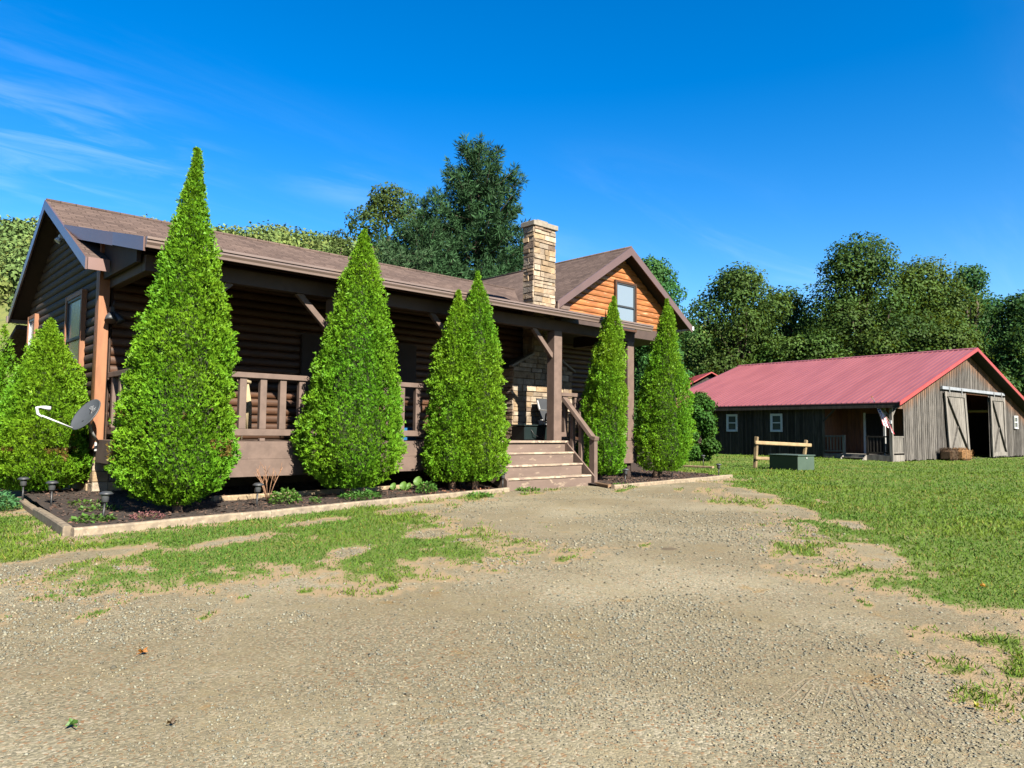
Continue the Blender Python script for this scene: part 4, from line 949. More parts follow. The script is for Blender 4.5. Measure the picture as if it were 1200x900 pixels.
timber('half buried timber in the shade under the deck edge', (4.2, 11.0), (8.4, 11.35), .10, .09, (1.1, 1.0, .85), z=.05)
timber('buff timber across the front of the bed right of the steps', (11.80, 9.60), (14.3, 9.83), tint=(1.05, 1.0, .95))
timber('buff timber ending at the lawn, last of the bed right of the steps', (14.31, 9.832), (17.35, 10.15), tint=(1.0, .97, .92))
timber('short brown timber joining the newel post to the right bed', (11.84, 9.70), (12.17, 10.38), tint=(.75, .55, .4))
timber('timber lying in the lawn between the porch and the barn bush', (21.5, 15.1), (21.45, 13.2), .07, .12, (1.1, .95, .8))

SG = 'solar path lights around the garden beds'
def solar(label, x, y, h_=.34, lean=(0, 0), z=0.05):
    t = thing('solar_light', label, 'solar light', (x, y, z), 0, SG); tx, ty = x + lean[0], y + lean[1]
    m = MB(); m.tube([(x, y, z - .08), (x + lean[0] * .65, y + lean[1] * .65, z + h_ * .62)], .013, 8); m.build('stake', BLACKPL, t)
    m = MB(); m.lathe([(.030, 0), (.040, .01), (.047, .09), (.047, .095)], (x + lean[0] * .7, y + lean[1] * .7, z + h_ * .60), 14); m.build('lens', LENS, t)
    m = MB(); m.lathe([(.040, 0), (.078, .006), (.080, .014), (.060, .03), (.05, .038), (.02, .042)], (tx, ty, z + h_ * .60 + .09), 16); m.build('cap', DARKGREY, t)
solar('solar light nearest the drive, leaning in front of the tallest arborvitae', 2.40, 9.65, .36, (.035, .02))
solar('solar light in the mulch before the dish, second along the side timber', 2.25, 11.6, .40, (.0, 0))
solar('solar light at the far corner of the dish bed beside the low green plant', 2.10, 12.7, .40)
solar('solar light under the first bare railing stretch', 4.42, 9.98, .36, (.02, 0))
solar('grey solar light at the left foot of the porch steps', 9.52, 10.45, .33)
solar('solar light in the mulch just right of the stair newel', 12.9, 10.15, .30, (.03, .0))
solar('solar light at the trunk of the last arborvitae', 15.2, 10.5, .30)
solar('small pale capped solar light out on the lawn behind the bed', 22.6, 14.3, .36)
solar('solar light by the tapering lawn end of the right bed', 17.2, 10.42, .30)

# plants
PG = 'small plants in the garden beds'
def clump(name, label, x, y, r_, h_, n, leaf, seed, col=(1, 1, 1), z=.06, wide=.7, droop=.3):
    rg = np.random.default_rng(seed); t = thing(name, label, 'plant', (x, y, z), 0, PG)
    a = rg.uniform(0, 6.283, n); q = r_ * np.sqrt(rg.random(n)); f = rg.random(n) ** .6
    P = np.c_[x + q * np.cos(a), y + q * np.sin(a), z + h_ * f * (1 - .5 * (q / r_) ** 2)]
    D = np.c_[np.cos(a), np.sin(a), rg.normal(droop, .4, n)] + rg.normal(0, .4, (n, 3)); Nn = np.c_[rg.normal(0, .5, (n, 2)), np.ones(n)]
    quad_cloud('foliage', P, D, Nn, rg.uniform(.6, 1.3, n) * leaf, rg.uniform(.6, 1.1, n) * leaf * wide, rg.uniform(.7, 1.3, (n, 1)) * np.array(col), PLANTM, t, curl=.1)
    m = MB()
    for k in range(9):
        b = 6.283 * k / 9; m.tube([(x + .02 * math.cos(b), y + .02 * math.sin(b), z - .03), (x + r_ * .6 * math.cos(b), y + r_ * .6 * math.sin(b), z + h_ * .7)], .004, 5, (.5, .8, .4))
    m.build('stem', THTRUNK, t)
clump('herb_plant', 'bright green leafy clump beside the dry twigs', 4.92, 10.12, .20, .22, 420, .055, 1, (1, 1, 1))
clump('herb_plant', 'low spreading green plants at the foot of the broad arborvitae', 6.2, 10.16, .32, .13, 420, .055, 2, (.75, .9, 1))
clump('herb_plant', 'tiny green seedling between clump and spreading plants', 5.35, 10.02, .07, .10, 70, .045, 3, (.85, .9, 1))
clump('herb_plant', 'rounded green plant in mulch left of the double arborvitae', 7.62, 10.33, .17, .2, 320, .055, 4, (.9, 1, 1.1))
clump('sedum_plant', 'bluish green sedum mound beyond the far corner solar light', 1.55, 12.2, .42, .30, 900, .06, 6, (.75, .95, 2.2), z=.0)
clump('weed_plant', 'flat green weed at the corner of the two front timbers', 2.30, 9.65, .22, .07, 150, .06, 7, (.8, .8, .8), z=.05)
clump('weed_plant', 'sparse weeds in the mulch behind the leaning solar light', 2.65, 10.75, .25, .06, 120, .05, 8, (.8, .8, .8), z=.06)
clump('weed_plant', 'thin green weeds in mulch under the short bushy arborvitae', 2.65, 11.6, .25, .06, 100, .05, 9, (.9, .8, .7), z=.07)
clump('flower_plant', 'low plant with faded pink flowers by the front timber', 2.85, 9.52, .20, .09, 260, .03, 10, (2.3, .45, 3.0), z=.05)
clump('weed_plant', 'grassy weed tuft growing outside the timber left of the steps', 8.35, 9.75, .22, .08, 220, .05, 12, (.8, .95, .8), z=0)
clump('weed_plant', 'green weeds at the bottom step left end', 9.95, 10.2, .22, .06, 180, .05, 13, (.9, .95, .8), z=0)
clump('weed_plant', 'weeds below the newel post of the stairs', 12.3, 9.75, .25, .07, 180, .05, 14, (.8, .9, .8), z=0)
t = thing('burdock_plant', 'big leaved pale green plant under the second railing', 'plant', (7.6, 11.0, .06), 0, PG)
for k, (dx, dy, dz, s_) in enumerate([(-.16, .08, .03, .11), (.0, 0, .04, .13), (.22, -.14, .12, .15), (.12, .0, .03, .1)]):
    me_ = MB(); c = Vector((7.6 + dx, 11.0 + dy, .12 + dz)); n_ = 12; vs = [c]
    e1 = Vector((.7, -.65, .1)); e2 = Vector((.2, .25, .9)).normalized()
    for i in range(n_):
        q = 6.283 * i / n_; vs.append(c + e1 * math.cos(q) * s_ * .55 + e2 * math.sin(q) * s_ * .6 + Vector((-.03, -.03, 0)) * math.cos(2 * q))
    me_.add(vs, [(0, 1 + i, 1 + (i + 1) % n_) for i in range(n_)], (1.15, 1.05, 1.2), 0, True); me_.tube([(7.6, 11.0, .04), c], .007, 5, (1, 1, 1)); me_.build('leaf', PLANTM, t)
t = thing('dry_twig_shrub', 'dry leafless twig shrub rising under the first railing', 'shrub', (4.80, 10.45, .08), 0, PG)
m = MB()
for k in range(11):
    a = random.uniform(0, 6.28); ln = random.uniform(.35, .62); b = Vector((4.80, 10.45, .06)); e = b + Vector((math.cos(a) * ln * .38, math.sin(a) * ln * .38, ln)); mid = (b + e) / 2 + Vector((0, 0, .04))
    m.tube([b, mid, e], [.009, .006, .003], 5, (1.7, 1.5, 1.3))
    for q in range(2):
        e2 = mid.lerp(e, random.uniform(.2, .8)); m.tube([e2, e2 + Vector((random.uniform(-.1, .1), random.uniform(-.1, .1), .13))], [.004, .002], 4, (1.8, 1.5, 1.2))
m.build('twigs', THTRUNK, t)

# ------------------------------------------------------------------ satellite dish
Z_D = 10.9
t = thing('satellite_dish', 'dark grey satellite dish with white feed arm on the house corner', 'satellite dish', (3.1, 13.0, .85))
cv = lambda r_, u_, f_: rt * (r_ * .863 - f_ * .504) + up * u_ + fw * (r_ * .504 + f_ * .863)
nrm = cv(-.70, .57, -.43).normalized(); dc = Vector((2.845, 12.60, 1.345))
mj = cv(.63, .76, 0); mj = (mj - nrm * mj.dot(nrm)).normalized(); mn = nrm.cross(mj).normalized()
m = MB(); rings = [(.02, -.035), (.35, -.03), (.7, -.012), (.95, .012), (1.0, .018), (1.0, .0), (.9, -.012), (.4, -.052), (.02, -.058)]; n_ = 32; vs = []
for q, dz in rings:
    for k in range(n_):
        a_ = 6.283 * k / n_; vs.append(dc + mj * math.cos(a_) * .28 * q + mn * math.sin(a_) * .245 * q + nrm * dz)
m.add(vs, [(i * n_ + k, i * n_ + (k + 1) % n_, (i + 1) * n_ + (k + 1) % n_, (i + 1) * n_ + k) for i in range(len(rings) - 1) for k in range(n_)], 1, 0, True)
m.add(vs[:n_], [tuple(range(n_))]); m.build('reflector', DISHM, t)
fc = bpy.data.curves.new('lettering', 'FONT'); fc.body = 'dish'; fc.size = .11; fc.extrude = .001; fc.align_x = 'CENTER'; fc.align_y = 'CENTER'
tmp = bpy.data.objects.new('lettering', fc); COL.objects.link(tmp)
dg = bpy.context.evaluated_depsgraph_get(); lm = bpy.data.meshes.new_from_object(tmp.evaluated_get(dg)); bpy.data.objects.remove(tmp)
ex = (-mn if (-mn).dot(rt) > 0 else mn); ey = nrm.cross(ex).normalized(); LM = Matrix((ex, ey, nrm)).transposed().to_4x4(); LM.translation = dc + mj * .13 - nrm * .008
lm.transform(LM); lm.transform(Matrix.Translation(-Vector((3.1, 13.0, .85))))
a = lm.color_attributes.new('tint', 'FLOAT_COLOR', 'POINT'); a.data.foreach_set('color', [.55] * 3 * 0 + [.6, .62, .66, 1] * len(lm.vertices))
lm.materials.clear(); lm.materials.append(LIGHTGREY); lo = bpy.data.objects.new('lettering', lm); link(lo, t)
ab = dc - mj * .265 + nrm * .02; at_ = ab + cv(-.38, .20, -.18)
m = MB(); m.tube([ab, at_], .012, 8); m.build('feed_arm', WHITE, t)
m = MB(); m.tube([at_ - cv(.0, .02, 0), at_ + cv(-.05, .03, 0), at_ + cv(-.06, .12, 0), at_ + cv(.0, .13, .0)], [.015, .021, .023, .016], 8); m.tube([at_ + cv(.0, .125, 0), at_ + cv(.05, .115, .02), at_ + cv(.10, .10, .04)], [.02, .028, .036], 12); m.build('feed_horn', WHITE, t)
m = MB(); m.tube([dc - nrm * .05 - mj * .05, dc + cv(.06, -.2, .05), dc + cv(.09, -.30, .12), Vector((3.14, 12.98, .88))], .02, 10); m.build('mast', LIGHTGREY, t)
m = MB(); m.box(3.08, 3.24, 13.02, 13.05, .78, .92); m.prism([(3.12, 13.018, .80), (3.20, 13.018, .80), (3.20, 13.018, .92)], (0, -.05, 0)); m.build('wall_bracket', LIGHTGREY, t)
m = MB(); m.tube([dc - nrm * .03 + mj * .1, dc - nrm * .08, dc - nrm * .05 - mj * .12], .03, 8); m.build('back_bracket', BLACKPL, t)

# ------------------------------------------------------------------ BARN (built in its own frame: a along the gable, b back along the long wall)
BO = (32.114, 11.39, 0); BR = R(-3.666)
barn = thing('barn', 'long weathered board barn with red metal roof and open sliding doors', 'barn', BO, BR)
AW, BL = 16.8, 12.3
broof = lambda a: 2.55 + .325 * min(a, AW - a)
def bpart(mb, name, m, parent=None, bevel=0): return mb.build(name, m, parent or barn, bevel, True)
def boards_gable(mb, a0, a1, zb, top, y=0, skip=()):
    a = a0
    while a < a1 - .02:
        w_ = min(random.uniform(.17, .24), a1 - a); c0, c1 = a + .004, a + w_ - .004; tn = random.uniform(.72, 1.25); mid = a + w_ / 2
        z0 = zb + random.uniform(-.03, .03); ok = True
        for s0, s1, q0, q1 in skip:
            if s0 < mid < s1:
                if q1 >= top(mid): ok = False; break
                z0 = q1
        if ok:
            o_ = random.uniform(0, .008)
            mb.prism([(c0, y - o_, z0), (c1, y - o_, z0), (c1, y - o_, top(c1)), (c0, y - o_, top(c0))], (0, .025, 0), tn)
            if random.random() < .9: mb.prism([(a - .025, y - .022, z0 + .01), (a + .025, y - .022, z0 + .01), (a + .025, y - .022, top(a) - .005), (a - .025, y - .022, top(a) - .005)], (0, .012, 0), tn * random.uniform(.75, 1.15))
        a += w_
g = MB(); OP = (7.8, 11.25)
boards_gable(g, 1.15, AW, .10, lambda a: broof(a) - .06, 0, [(OP[0], OP[1], 0, 3.25)])
g.box(0.0, 1.15, -.002, .02, 2.28, 2.55, 1.0); g.prism([(0, -.001, 2.552), (1.148, -.001, 2.552), (1.148, -.001, broof(1.14) - .06)], (0, .02, 0), .9)
bpart(g, 'gable_wall', BARNW)
s = MB(); b = 2.9
while b < BL:
    w_ = min(random.uniform(.18, .26), BL - b); tn = random.uniform(.5, 1.3)
    s.prism([(0, b + .004, .12), (0, b + w_ - .004, .12), (0, b + w_ - .004, 2.52), (0, b + .004, 2.52)], (.03, 0, 0), tn); s.box(-.022, -.002, b - .025, b + .025, .12, 2.5, random.uniform(.9, 2.2)); b += w_
s.box(-.03, .03, 2.86, 2.96, .0, 2.5, 2.2)
side_wall = bpart(s, 'side_wall', BARNSHADE)
s = MB(); s.prism([(0, BL, 0), (AW, BL, 0), (AW, BL, 2.5), (AW / 2, BL, 5.2), (0, BL, 2.5)], (0, .05, 0)); s.box(AW - .05, AW, .1, BL, 0, 2.5)
bpart(s, 'rear_wall', BARNSHADE)
# recessed porch at the corner
s = MB(); b = .03
while b < 2.9: s.box(1.6, 1.63, b, b + .19, .3, 2.6, random.uniform(.6, 1.2)); b += .2
s.box(.03, 1.6, 2.87, 2.895, .3, 2.6, .8)
bpart(s, 'porch_wall', BARNBR)
s = MB(); s.box(-.02, 1.6, .02, 2.88, .27, .33); s.box(-.06, -.021, -.0, 2.9, .06, .31, .9); s.box(0, 1.14, -.03, -.004, .05, .33, 1.25); bpart(s, 'porch_deck', BARNG)
s = MB(); s.box(-.06, .06, -.06, .06, -.1, 2.5); pst = bpart(s, 'corner_post', BARNG)
s = MB(); s.bar((0, .0, 1.9), (0, .55, 2.42), .07, .07); s.bar((0, 0, 1.9), (.5, 0, 2.42), .05, .09, (0, 1, 0)); bpart(s, 'brace', BARNG, pst)
s = MB(); s.bar((-.03, 2.9, 1.75), (-.03, 2.2, 2.45), .06, .07); bpart(s, 'brace', BARNSHADE, side_wall)
s = MB(); s.box(-.05, .05, 1.95, 2.05, .3, 1.15, 1.2); s.box(-.04, .03, 2.05, 2.86, 1.06, 1.13, .6); s.box(-.04, .03, 2.05, 2.86, .42, .48, .6)
for k in range(5): s.box(-.02, .015, 2.15 + .14 * k, 2.19 + .14 * k, .48, 1.06, .7)
bpart(s, 'railing', BARNG)
s = MB(); s.box(-.04, .04, .95, 1.04, .3, 1.13, .5); s.box(-.04, .03, .06, .95, 1.06, 1.12, .5); s.box(-.03, .03, .06, .95, .40, .45, .5)
for k in range(6): s.box(-.02, .015, .14 + .14 * k, .19 + .14 * k, .45, 1.06, .7)
bpart(s, 'railing', BARNSHADE)
s = MB(); s.box(.06, 1.1, -.03, .03, 1.06, 1.12); s.box(.06, 1.1, -.02, .02, .40, .45)
for k in range(6): s.box(.07 + .17 * k, .235 + .17 * k, -.012, .012, .45, 1.06, random.uniform(.7, 1.0))
bpart(s, 'railing', BARNG)
s = MB(); s.box(-.30, -.065, 1.05, 1.95, .17, .21, .8); s.box(-.55, -.29, 1.05, 1.95, .05, .09, .8)
for b in (1.0, 1.96): s.prism([(-.07, b, .32), (-.07, b, .0), (-.62, b, .0), (-.40, b, .12)], (0, .04, 0), 1.5)
bpart(s, 'porch_step', BARNG)
s = MB(); s.box(1.55, 1.598, 1.0, 1.75, .33, 2.1, .35); dr_ = bpart(s, 'door', BARNSHADE)
s = MB(); s.box(1.53, 1.597, 1.77, 1.86, .33, 2.15); bpart(s, 'door_frame', WHITE, dr_)
s = MB(); s.box(.45, .53, .45, .53, .33, 2.45, .9); bpart(s, 'porch_post', LIGHTGREY)
# windows
for b0 in (7.25, 4.85):
    window('window', side_wall, lambda a, o, z, b0=b0: (-.024 - o, b0 + .58 - a, 1.32 + z), .5, .74, .05, .055, 'sash', WHITE, GLASS, WHITE).parent = side_wall
def local_window(a0, z0, w_, h_):
    return window('window', barn, lambda a, o, z: (a0 + a + BO[0], -.03 - o + BO[1], z0 + z), w_, h_, .05, .05, 'sash', LIGHTGREY, GLASS, WHITE)
local_window(14.95, 1.62, .55, .62)
for w_ in [o for o in bpy.data.objects if o.parent == side_wall and o.name.startswith('window')]:
    for o in [w_] + list(w_.children):
        for v in o.data.vertices: v.co += Vector(BO)
# undo the parent offset of the generic builder for the local frame
# roof
zr = lambda a, b: 2.60 + .33 * (min(a, AW - a))
r_ = MB()
for a0, a1 in ((-.38, AW / 2), (AW / 2, AW + .38)):
    r_.prism([(a0, -.5, zr(a0, 0)), (a1, -.5, zr(a1, 0)), (a1, BL + .4, zr(a1, 0)), (a0, BL + .4, zr(a0, 0))], (0, 0, .035))
    b = -.46
    while b < BL + .38:
        r_.prism([(a0, b - .018, zr(a0, 0) + .036), (a0, b + .018, zr(a0, 0) + .036), (a1, b + .018, zr(a1, 0) + .036), (a1, b - .018, zr(a1, 0) + .036)], (0, 0, .024), random.uniform(.93, 1.05)); b += .235
br = bpart(r_, 'roof', METALRED)
r_ = MB(); r_.prism([(AW / 2 - .16, -.54, zr(AW / 2, 0) + .012), (AW / 2, -.54, zr(AW / 2, 0) + .075), (AW / 2 + .16, -.54, zr(AW / 2, 0) + .012)], (0, BL + .96, 0)); bpart(r_, 'ridge_cap', METALRED, br)
r_ = MB()
for a0, a1 in ((-.40, AW / 2), (AW + .40, AW / 2)):
    r_.prism([(a0, -.545, zr(a0, 0) + .065), (a1, -.545, zr(a1, 0) + .065), (a1, -.545, zr(a1, 0) - .10), (a0, -.545, zr(a0, 0) - .10)], (0, .042, 0))
bpart(r_, 'rake_trim', REDTRIM, br)
r_ = MB(); r_.box(-.37, -.33, -.49, BL + .35, zr(-.38, 0) - .19, zr(-.38, 0) - .005); bpart(r_, 'eave_board', BARNSHADE, br); r_ = MB(); r_.box(AW + .33, AW + .37, -.49, BL + .35, zr(-.38, 0) - .19, zr(-.38, 0) - .005); bpart(r_, 'eave_board', BARNSHADE, br)
r_ = MB()
for a0, a1 in ((-.33, AW / 2 - .01), (AW + .33, AW / 2 + .01)):
    r_.prism([(a0, -.5, zr(a0, 0) - .10), (a1, -.5, zr(a1, 0) - .10), (a1, 0.02, zr(a1, 0) - .10), (a0, .02, zr(a0, 0) - .10)], (0, 0, .03), .5)
bpart(r_, 'soffit', BARNSHADE, br)
# sliding doors
def slide(a0, a1, dirn, skew):
    d = MB(); a = a0; n_ = 9; w_ = (a1 - a0) / n_
    for k in range(n_):
        c0 = a0 + k * w_ + .006; c1 = a0 + (k + 1) * w_ - .006; s0 = skew
        d.prism([(c0 + s0, -.10, .10 + random.uniform(-.02, .02)), (c1 + s0, -.10, .10 + random.uniform(-.02, .02)), (c1, -.10, 3.2), (c0, -.10, 3.2)], (0, .025, 0), random.uniform(.8, 1.25))
    o = bpart(d, 'sliding_door', BARNG)
    f = MB()
    for q in (a0 + .1, a1 - .1): f.bar((q + skew, -.123, .1), (q, -.123, 3.2), .04, .2, (1, 0, 0), 1.15)
    f.bar((a0, -.123, 3.08), (a1, -.123, 3.08), .038, .18, (0, 0, 1), .9); f.bar((a0 + skew, -.123, .25), (a1 + skew, -.123, .25), .038, .2, (0, 0, 1), 1.1)
    f.bar((a0 + .2, -.128, 2.98), (a1 - .2 + skew, -.128, .35), .03, .13, (0, 1, 0), .55)
    f.bar((a0 + .2 + skew, -.122, .35), ((a0 + a1) / 2 + skew / 2 - .08, -.122, 1.6), .03, .12, (0, 1, 0), .8)
    bpart(f, 'door_brace', BARNG, o)
    h_ = MB()
    for q in (a0 + .5, a1 - .5): h_.box(q - .03, q + .03, -.16, -.13, 3.1, 3.42, .6)
    bpart(h_, 'hanger', LIGHTGREY, o)
slide(5.35, 7.85, 1, .40); slide(11.2, 13.3, 1, .12)
tr = MB(); tr.box(5.1, 13.35, -.13, -.03, 3.30, 3.44); bpart(tr, 'door_track', TRACKM)
tr = MB(); tr.box(7.9, 11.2, -.012, .03, 3.2, 3.28); bpart(tr, 'lintel', BARNBR)
fl = MB(); fl.box(.1, AW - .1, .1, BL - .1, .02, .06); bpart(fl, 'barn_floor', DIRT)

t = thing('flag', 'american flag hanging from a slanted pole on the barn corner post', 'flag', Matrix.Rotation(BR, 3, 'Z') @ Vector((-.08, 0, 1.75)) + Vector(BO), BR)
p0 = Vector((0, 0, -.05)); p1 = Vector((-.25, .62, .98))
m = MB(); m.tube([p0, p1], .014, 8); m.build('flagpole', GREYW, t, 0, True); m = MB(); m.lathe([(.01, 0), (.028, .02), (.028, .04), (.008, .06)], p1, 10, (1.3, 1.1, .6)); m.build('finial', STRAW, t, 0, True); m = MB(); m.box(-.02, .07, -.05, .05, -.12, .02); m.build('bracket', WHITE, t, 0, True)
FR = mat('flag_red', (.70, .04, .07), None, .8, bump=0); FWm = mat('flag_white', (.95, .94, .92), (.9, .9, .9), .8, bump=0); FB = mat('flag_blue', (.04, .06, .28), None, .8, bump=0)
m = MB(); nu, nv = 26, 24;  hA = p0.lerp(p1, .26); hB = p0.lerp(p1, .95); sp_ = []
for j in range(nv + 1):
    for i in range(nu + 1):
        u, v = i / nu, j / nv
        p = hB.lerp(hA, u); dn = Vector((.0, -.10, -1.0)); q = p + dn * (v * (1.02 - .25 * u)) + Vector((.06 * math.sin(u * 9 + v * 3) * v, .0, 0)); q.y += -.26 * v + .03 * math.sin(u * 11) * v
        sp_.append(q)
for j in range(nv):
    for i in range(nu):
        u, v = (i + .5) / nu, (j + .5) / nv; st_ = i // 2
        mi = 2 if (st_ < 7 and v < .4) else (0 if st_ % 2 == 0 else 1)
        if mi == 2 and i % 3 == 1 and j % 2 == 1: mi = 1
        m.add([sp_[j * (nu + 1) + i], sp_[j * (nu + 1) + i + 1], sp_[(j + 1) * (nu + 1) + i + 1], sp_[(j + 1) * (nu + 1) + i]], [(0, 1, 2, 3)], 1, mi, True)
m.build('cloth', [FR, FWm, FB], t, 0, True)

def bw(a, b, z=0): return Matrix.Rotation(BR, 3, 'Z') @ Vector((a, b, z)) + Vector(BO)
def bale(label, a, b, w_, tint, m=STRAW):
    t = thing('straw_bale', label, 'straw bale', bw(a, b, .10), BR, 'straw bales against the barn gable')
    x = MB(); x.box(-w_ / 2, w_ / 2, -.26, .26, -.05, .42, tint); o = x.build('bale', m, t, .08, True)
    s = MB()
    for q in (-.25, .25): s.bar((q * w_, -.268, -.05), (q * w_, -.268, .42), .012, .006, (0, 1, 0), .6); s.bar((q * w_, -.27, .425), (q * w_, .27, .425), .012, .006, (0, 0, 1), .6)
    s.build('twine', ROPE, t, 0, True)
    rg = np.random.default_rng(int(a * 10)); n = 700; P = np.c_[rg.uniform(-w_ / 2, w_ / 2, n), rg.choice([-.26, .0, .2], n) + rg.normal(0, .02, n), rg.uniform(-.05, .43, n)]; P[:, 2] = np.where(P[:, 1] > -.15, .42, P[:, 2])
    st_ = quad_cloud('loose_straw', P, rg.normal(0, 1, (n, 3)), rg.normal(0, 1, (n, 3)), .14, .016, np.ones((n, 3)) * tint * rg.uniform(.6, 1.4, (n, 1)), m); st_.parent = t
bale('golden straw bale lying below the left sliding barn door', 6.1, -.50, 1.05, .85); bale('dark old straw bale at the board wall left of the golden bale', 4.85, -.40, .8, .22)

# ------------------------------------------------------------------ shed behind, fence, box
t = thing('shed', 'small dark gabled shed with orange red roof behind the barn', 'shed', (45.7, 28.3, 0), R(-40))
m = MB(); m.prism([(-1.6, 0, 0), (1.6, 0, 0), (1.6, 0, 4.4), (0, 0, 5.3), (-1.6, 0, 4.4)], (0, 5, 0)); m.build('wall', BARNSHADE, t, 0, True)
m = MB()
for s_ in (-1, 1): m.prism([(0, -.35, 5.45), (s_ * 1.95, -.35, 4.38), (s_ * 1.95, 5.3, 4.38), (0, 5.3, 5.45)], (0, 0, .08))
m.build('roof', REDTRIM, t, 0, True)
t = thing('split_rail_fence', 'short two post split rail fence section behind the green box', 'fence', (23.3, 12.71, 0))
m = MB(); m.bar((23.30, 12.71, -.1), (23.38, 12.68, 1.06), .11, .12, (0, 1, 0), .75); m.build('post', FENCEW, t, .015)
m = MB(); m.bar((25.90, 12.25, -.1), (26.05, 12.18, .95), .11, .11, (0, 1, 0), .8); m.build('post', FENCEW, t, .015)
m = MB(); m.bar((23.18, 12.62, .86), (26.25, 12.08, .76), .06, .125, (0, 0, 1), 1.15); m.build('rail', FENCEW, t, .02)
m = MB(); m.bar((23.18, 12.62, .33), (26.15, 12.08, .22), .06, .11, (0, 0, 1), .9); m.build('rail', FENCEW, t, .02)
bx_ = Vector((22.42, 10.757, 0)); e1 = Vector((.98, -.08, 0)); e2 = Vector((.10, 1.15, 0)) + Vector((.25, 0, 0))
t = thing('utility_box', 'low dark green metal utility box on the lawn', 'utility box', bx_)
m = MB(); m.prism([bx_, bx_ + e1, bx_ + e1 + e2, bx_ + e2], (0, 0, .46)); m.build('cabinet', GREENBOX, t, .012)
m = MB(); k = -.03; m.prism([bx_ + e1 * k + e2 * k + Vector((0, 0, .462)), bx_ + e1 * (1 - k) + e2 * k + Vector((0, 0, .462)), bx_ + e1 * (1 - k) + e2 * (1 - k) + Vector((0, 0, .462)), bx_ + e1 * k + e2 * (1 - k) + Vector((0, 0, .462))], (0, 0, .035)); m.build('lid', GREENBOX, t, .01)
m = MB(); q = bx_ + e1 * .5 + Vector((0, -.012, .40)); m.bar(q - e1 * .03, q + e1 * .03, .02, .05, (0, 0, 1), .8); m.build('latch', LIGHTGREY, t)

# ------------------------------------------------------------------ fallen leaves, stones, tyre marks
def leaf_on_ground(label, x, y, s_, col):
    rg = random.Random(int(x * 100)); m = MB(); a = rg.uniform(0, 6.28); n_ = 10; c = Vector((x, y, .018)); vs = [c]
    for i in range(n_):
        q = 6.283 * i / n_; rr = s_ * (1 if i % 2 == 0 else .62) * (1.25 if i == 0 else 1); vs.append(c + Vector((math.cos(q + a) * rr, math.sin(q + a) * rr * .6, .012 * math.cos(2 * q) + .008)))
    m.add(vs, [(0, 1 + i, 1 + (i + 1) % n_) for i in range(n_)], col, 0, False)
    m.tube([c, c + Vector((math.cos(a + 3.1) * s_ * 1.6, math.sin(a + 3.1) * s_ * 1.6, 0))], .0025, 4, col)
    tag(m.build('fallen_leaf', PLANTM), label, 'leaf', 'fallen leaves on the drive')
leaf_on_ground('orange brown fallen leaf alone on the pale gravel', 1.217, 4.031, .026, (3.2, .55, .4)); leaf_on_ground('green fallen leaf on gravel closest to the camera', .734, 3.236, .025, (.9, .9, 1.2))
leaf_on_ground('small dark brown leaf on gravel near the green one', 1.015, 2.998, .018, (.9, .25, .6)); leaf_on_ground('yellow orange leaf lying in the lawn edge', 6.43, 1.659, .045, (3.4, .8, .5)); leaf_on_ground('tiny yellow leaf on the bare dirt by the tyre marks', 3.579, .96, .018, (3.4, 1.5, .6))
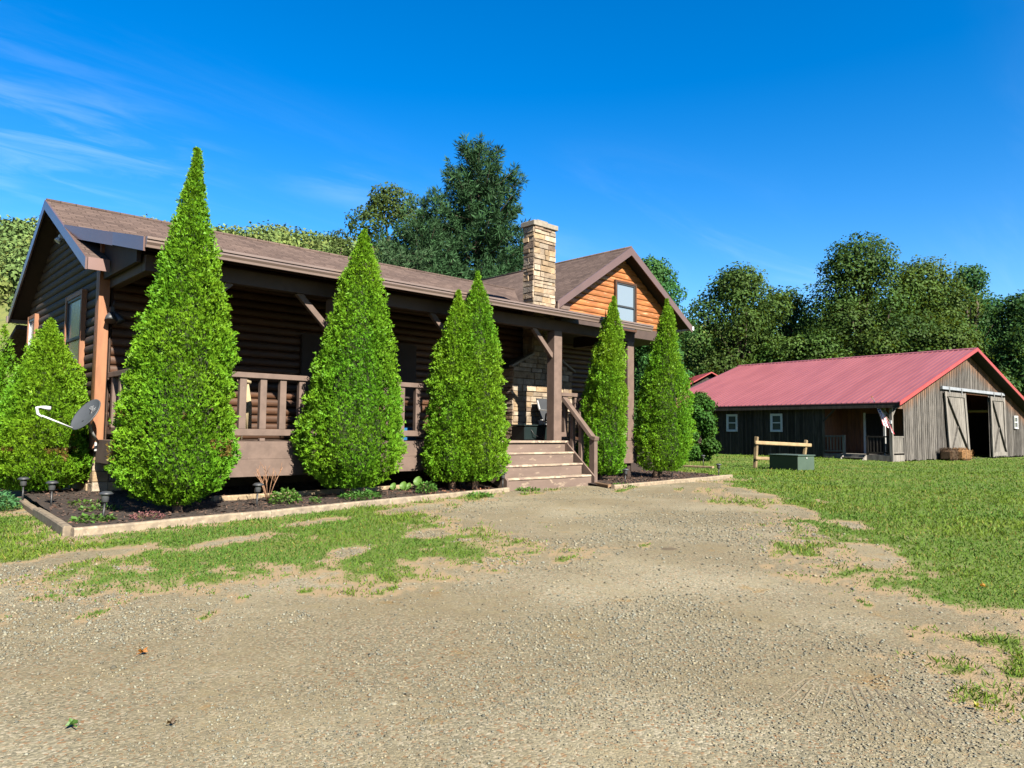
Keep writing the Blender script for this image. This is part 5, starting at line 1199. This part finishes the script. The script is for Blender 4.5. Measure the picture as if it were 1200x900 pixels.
def rock(label, x, y, s_, tint, flat=.6):
    rg = np.random.default_rng(int(x * 977)); m = MB(); vs = []; n_ = 9
    for j, (rr, z) in enumerate([(.55, -.4), (.95, -.1), (1, .25), (.7, .65), (.25, .8)]):
        for k in range(n_):
            a = 6.283 * k / n_; q = rr * rg.uniform(.8, 1.2) * s_; vs.append((x + q * math.cos(a), y + q * .8 * math.sin(a), s_ * flat * (z + rg.uniform(-.08, .08))))
    m.add(vs, [(i * n_ + k, i * n_ + (k + 1) % n_, (i + 1) * n_ + (k + 1) % n_, (i + 1) * n_ + k) for i in range(4) for k in range(n_)] + [tuple(4 * n_ + k for k in range(n_))], tint)
    tag(m.build('rock', STONEM), label, 'rock', 'single rocks lying on the gravel drive')
rock('pale rock pair member, larger stone at the front of the drive', 1.78, 2.62, .026, 1.15); rock('smaller pale stone just behind the larger front stone', 1.90, 2.72, .016, 1.1); rock('white stone on gravel near the middle of the drive', 2.62, 2.05, .016, 1.4)
rock('flat dark stone set in the gravel before the steps', 6.14, 4.28, .13, (.45, .36, .28), .08); rock('dark stone by the tyre marks', 3.35, 1.15, .018, .4)

m = MB(); rg = random.Random(3)
def ridge(p0, p1, w_, h_):
    p0, p1 = Vector((*p0, .0)), Vector((*p1, .0)); d = (p1 - p0).normalized(); s_ = Vector((-d.y, d.x, 0)) * w_; vs = []; n_ = 9
    for i in range(n_):
        f = i / (n_ - 1); c = p0.lerp(p1, f) + s_ * rg.uniform(-.25, .25); hh = h_ * math.sin(math.pi * min(1, max(0, f))) ** .5 * rg.uniform(.6, 1.1) + .001
        vs += [c - s_ + Vector((0, 0, -.004)), c + Vector((0, 0, hh + .004)), c + s_ + Vector((0, 0, -.004))]
    m.add(vs, [(i * 3 + k, i * 3 + k + 1, i * 3 + k + 4, i * 3 + k + 3) for i in range(n_ - 1) for k in range(2)], rg.uniform(.85, 1.05), 0, True)
A0, A1 = np.array([3.46, 1.545]), np.array([2.80, 1.36]); B0, B1 = np.array([3.52, 1.42]), np.array([2.86, 1.02])
for k in range(5):
    o_ = np.array([.02, -.055]) * (k - 3); ridge(A0 + o_ * .5 + (A1 - A0) * .12 * rg.random(), A1 + o_ * 1.0 - (A1 - A0) * .3 * rg.random(), .011, .0045)
for k in range(8):
    o_ = np.array([.02, -.055]) * (k - 1); ridge(B0 + o_ * .6 + (B1 - B0) * .12 * rg.random(), B1 + o_ * .9 - (B1 - B0) * .35 * rg.random(), .011, .005)
TRK = mat('tracked_dirt', (.26, .215, .14), (.21, .175, .115), .95, 20, bump=.6, bscale=90)
tag(m.build('tyre_tracks', TRK), 'tyre tread ridges pressed into the tan dirt', 'tracks', kind='stuff')
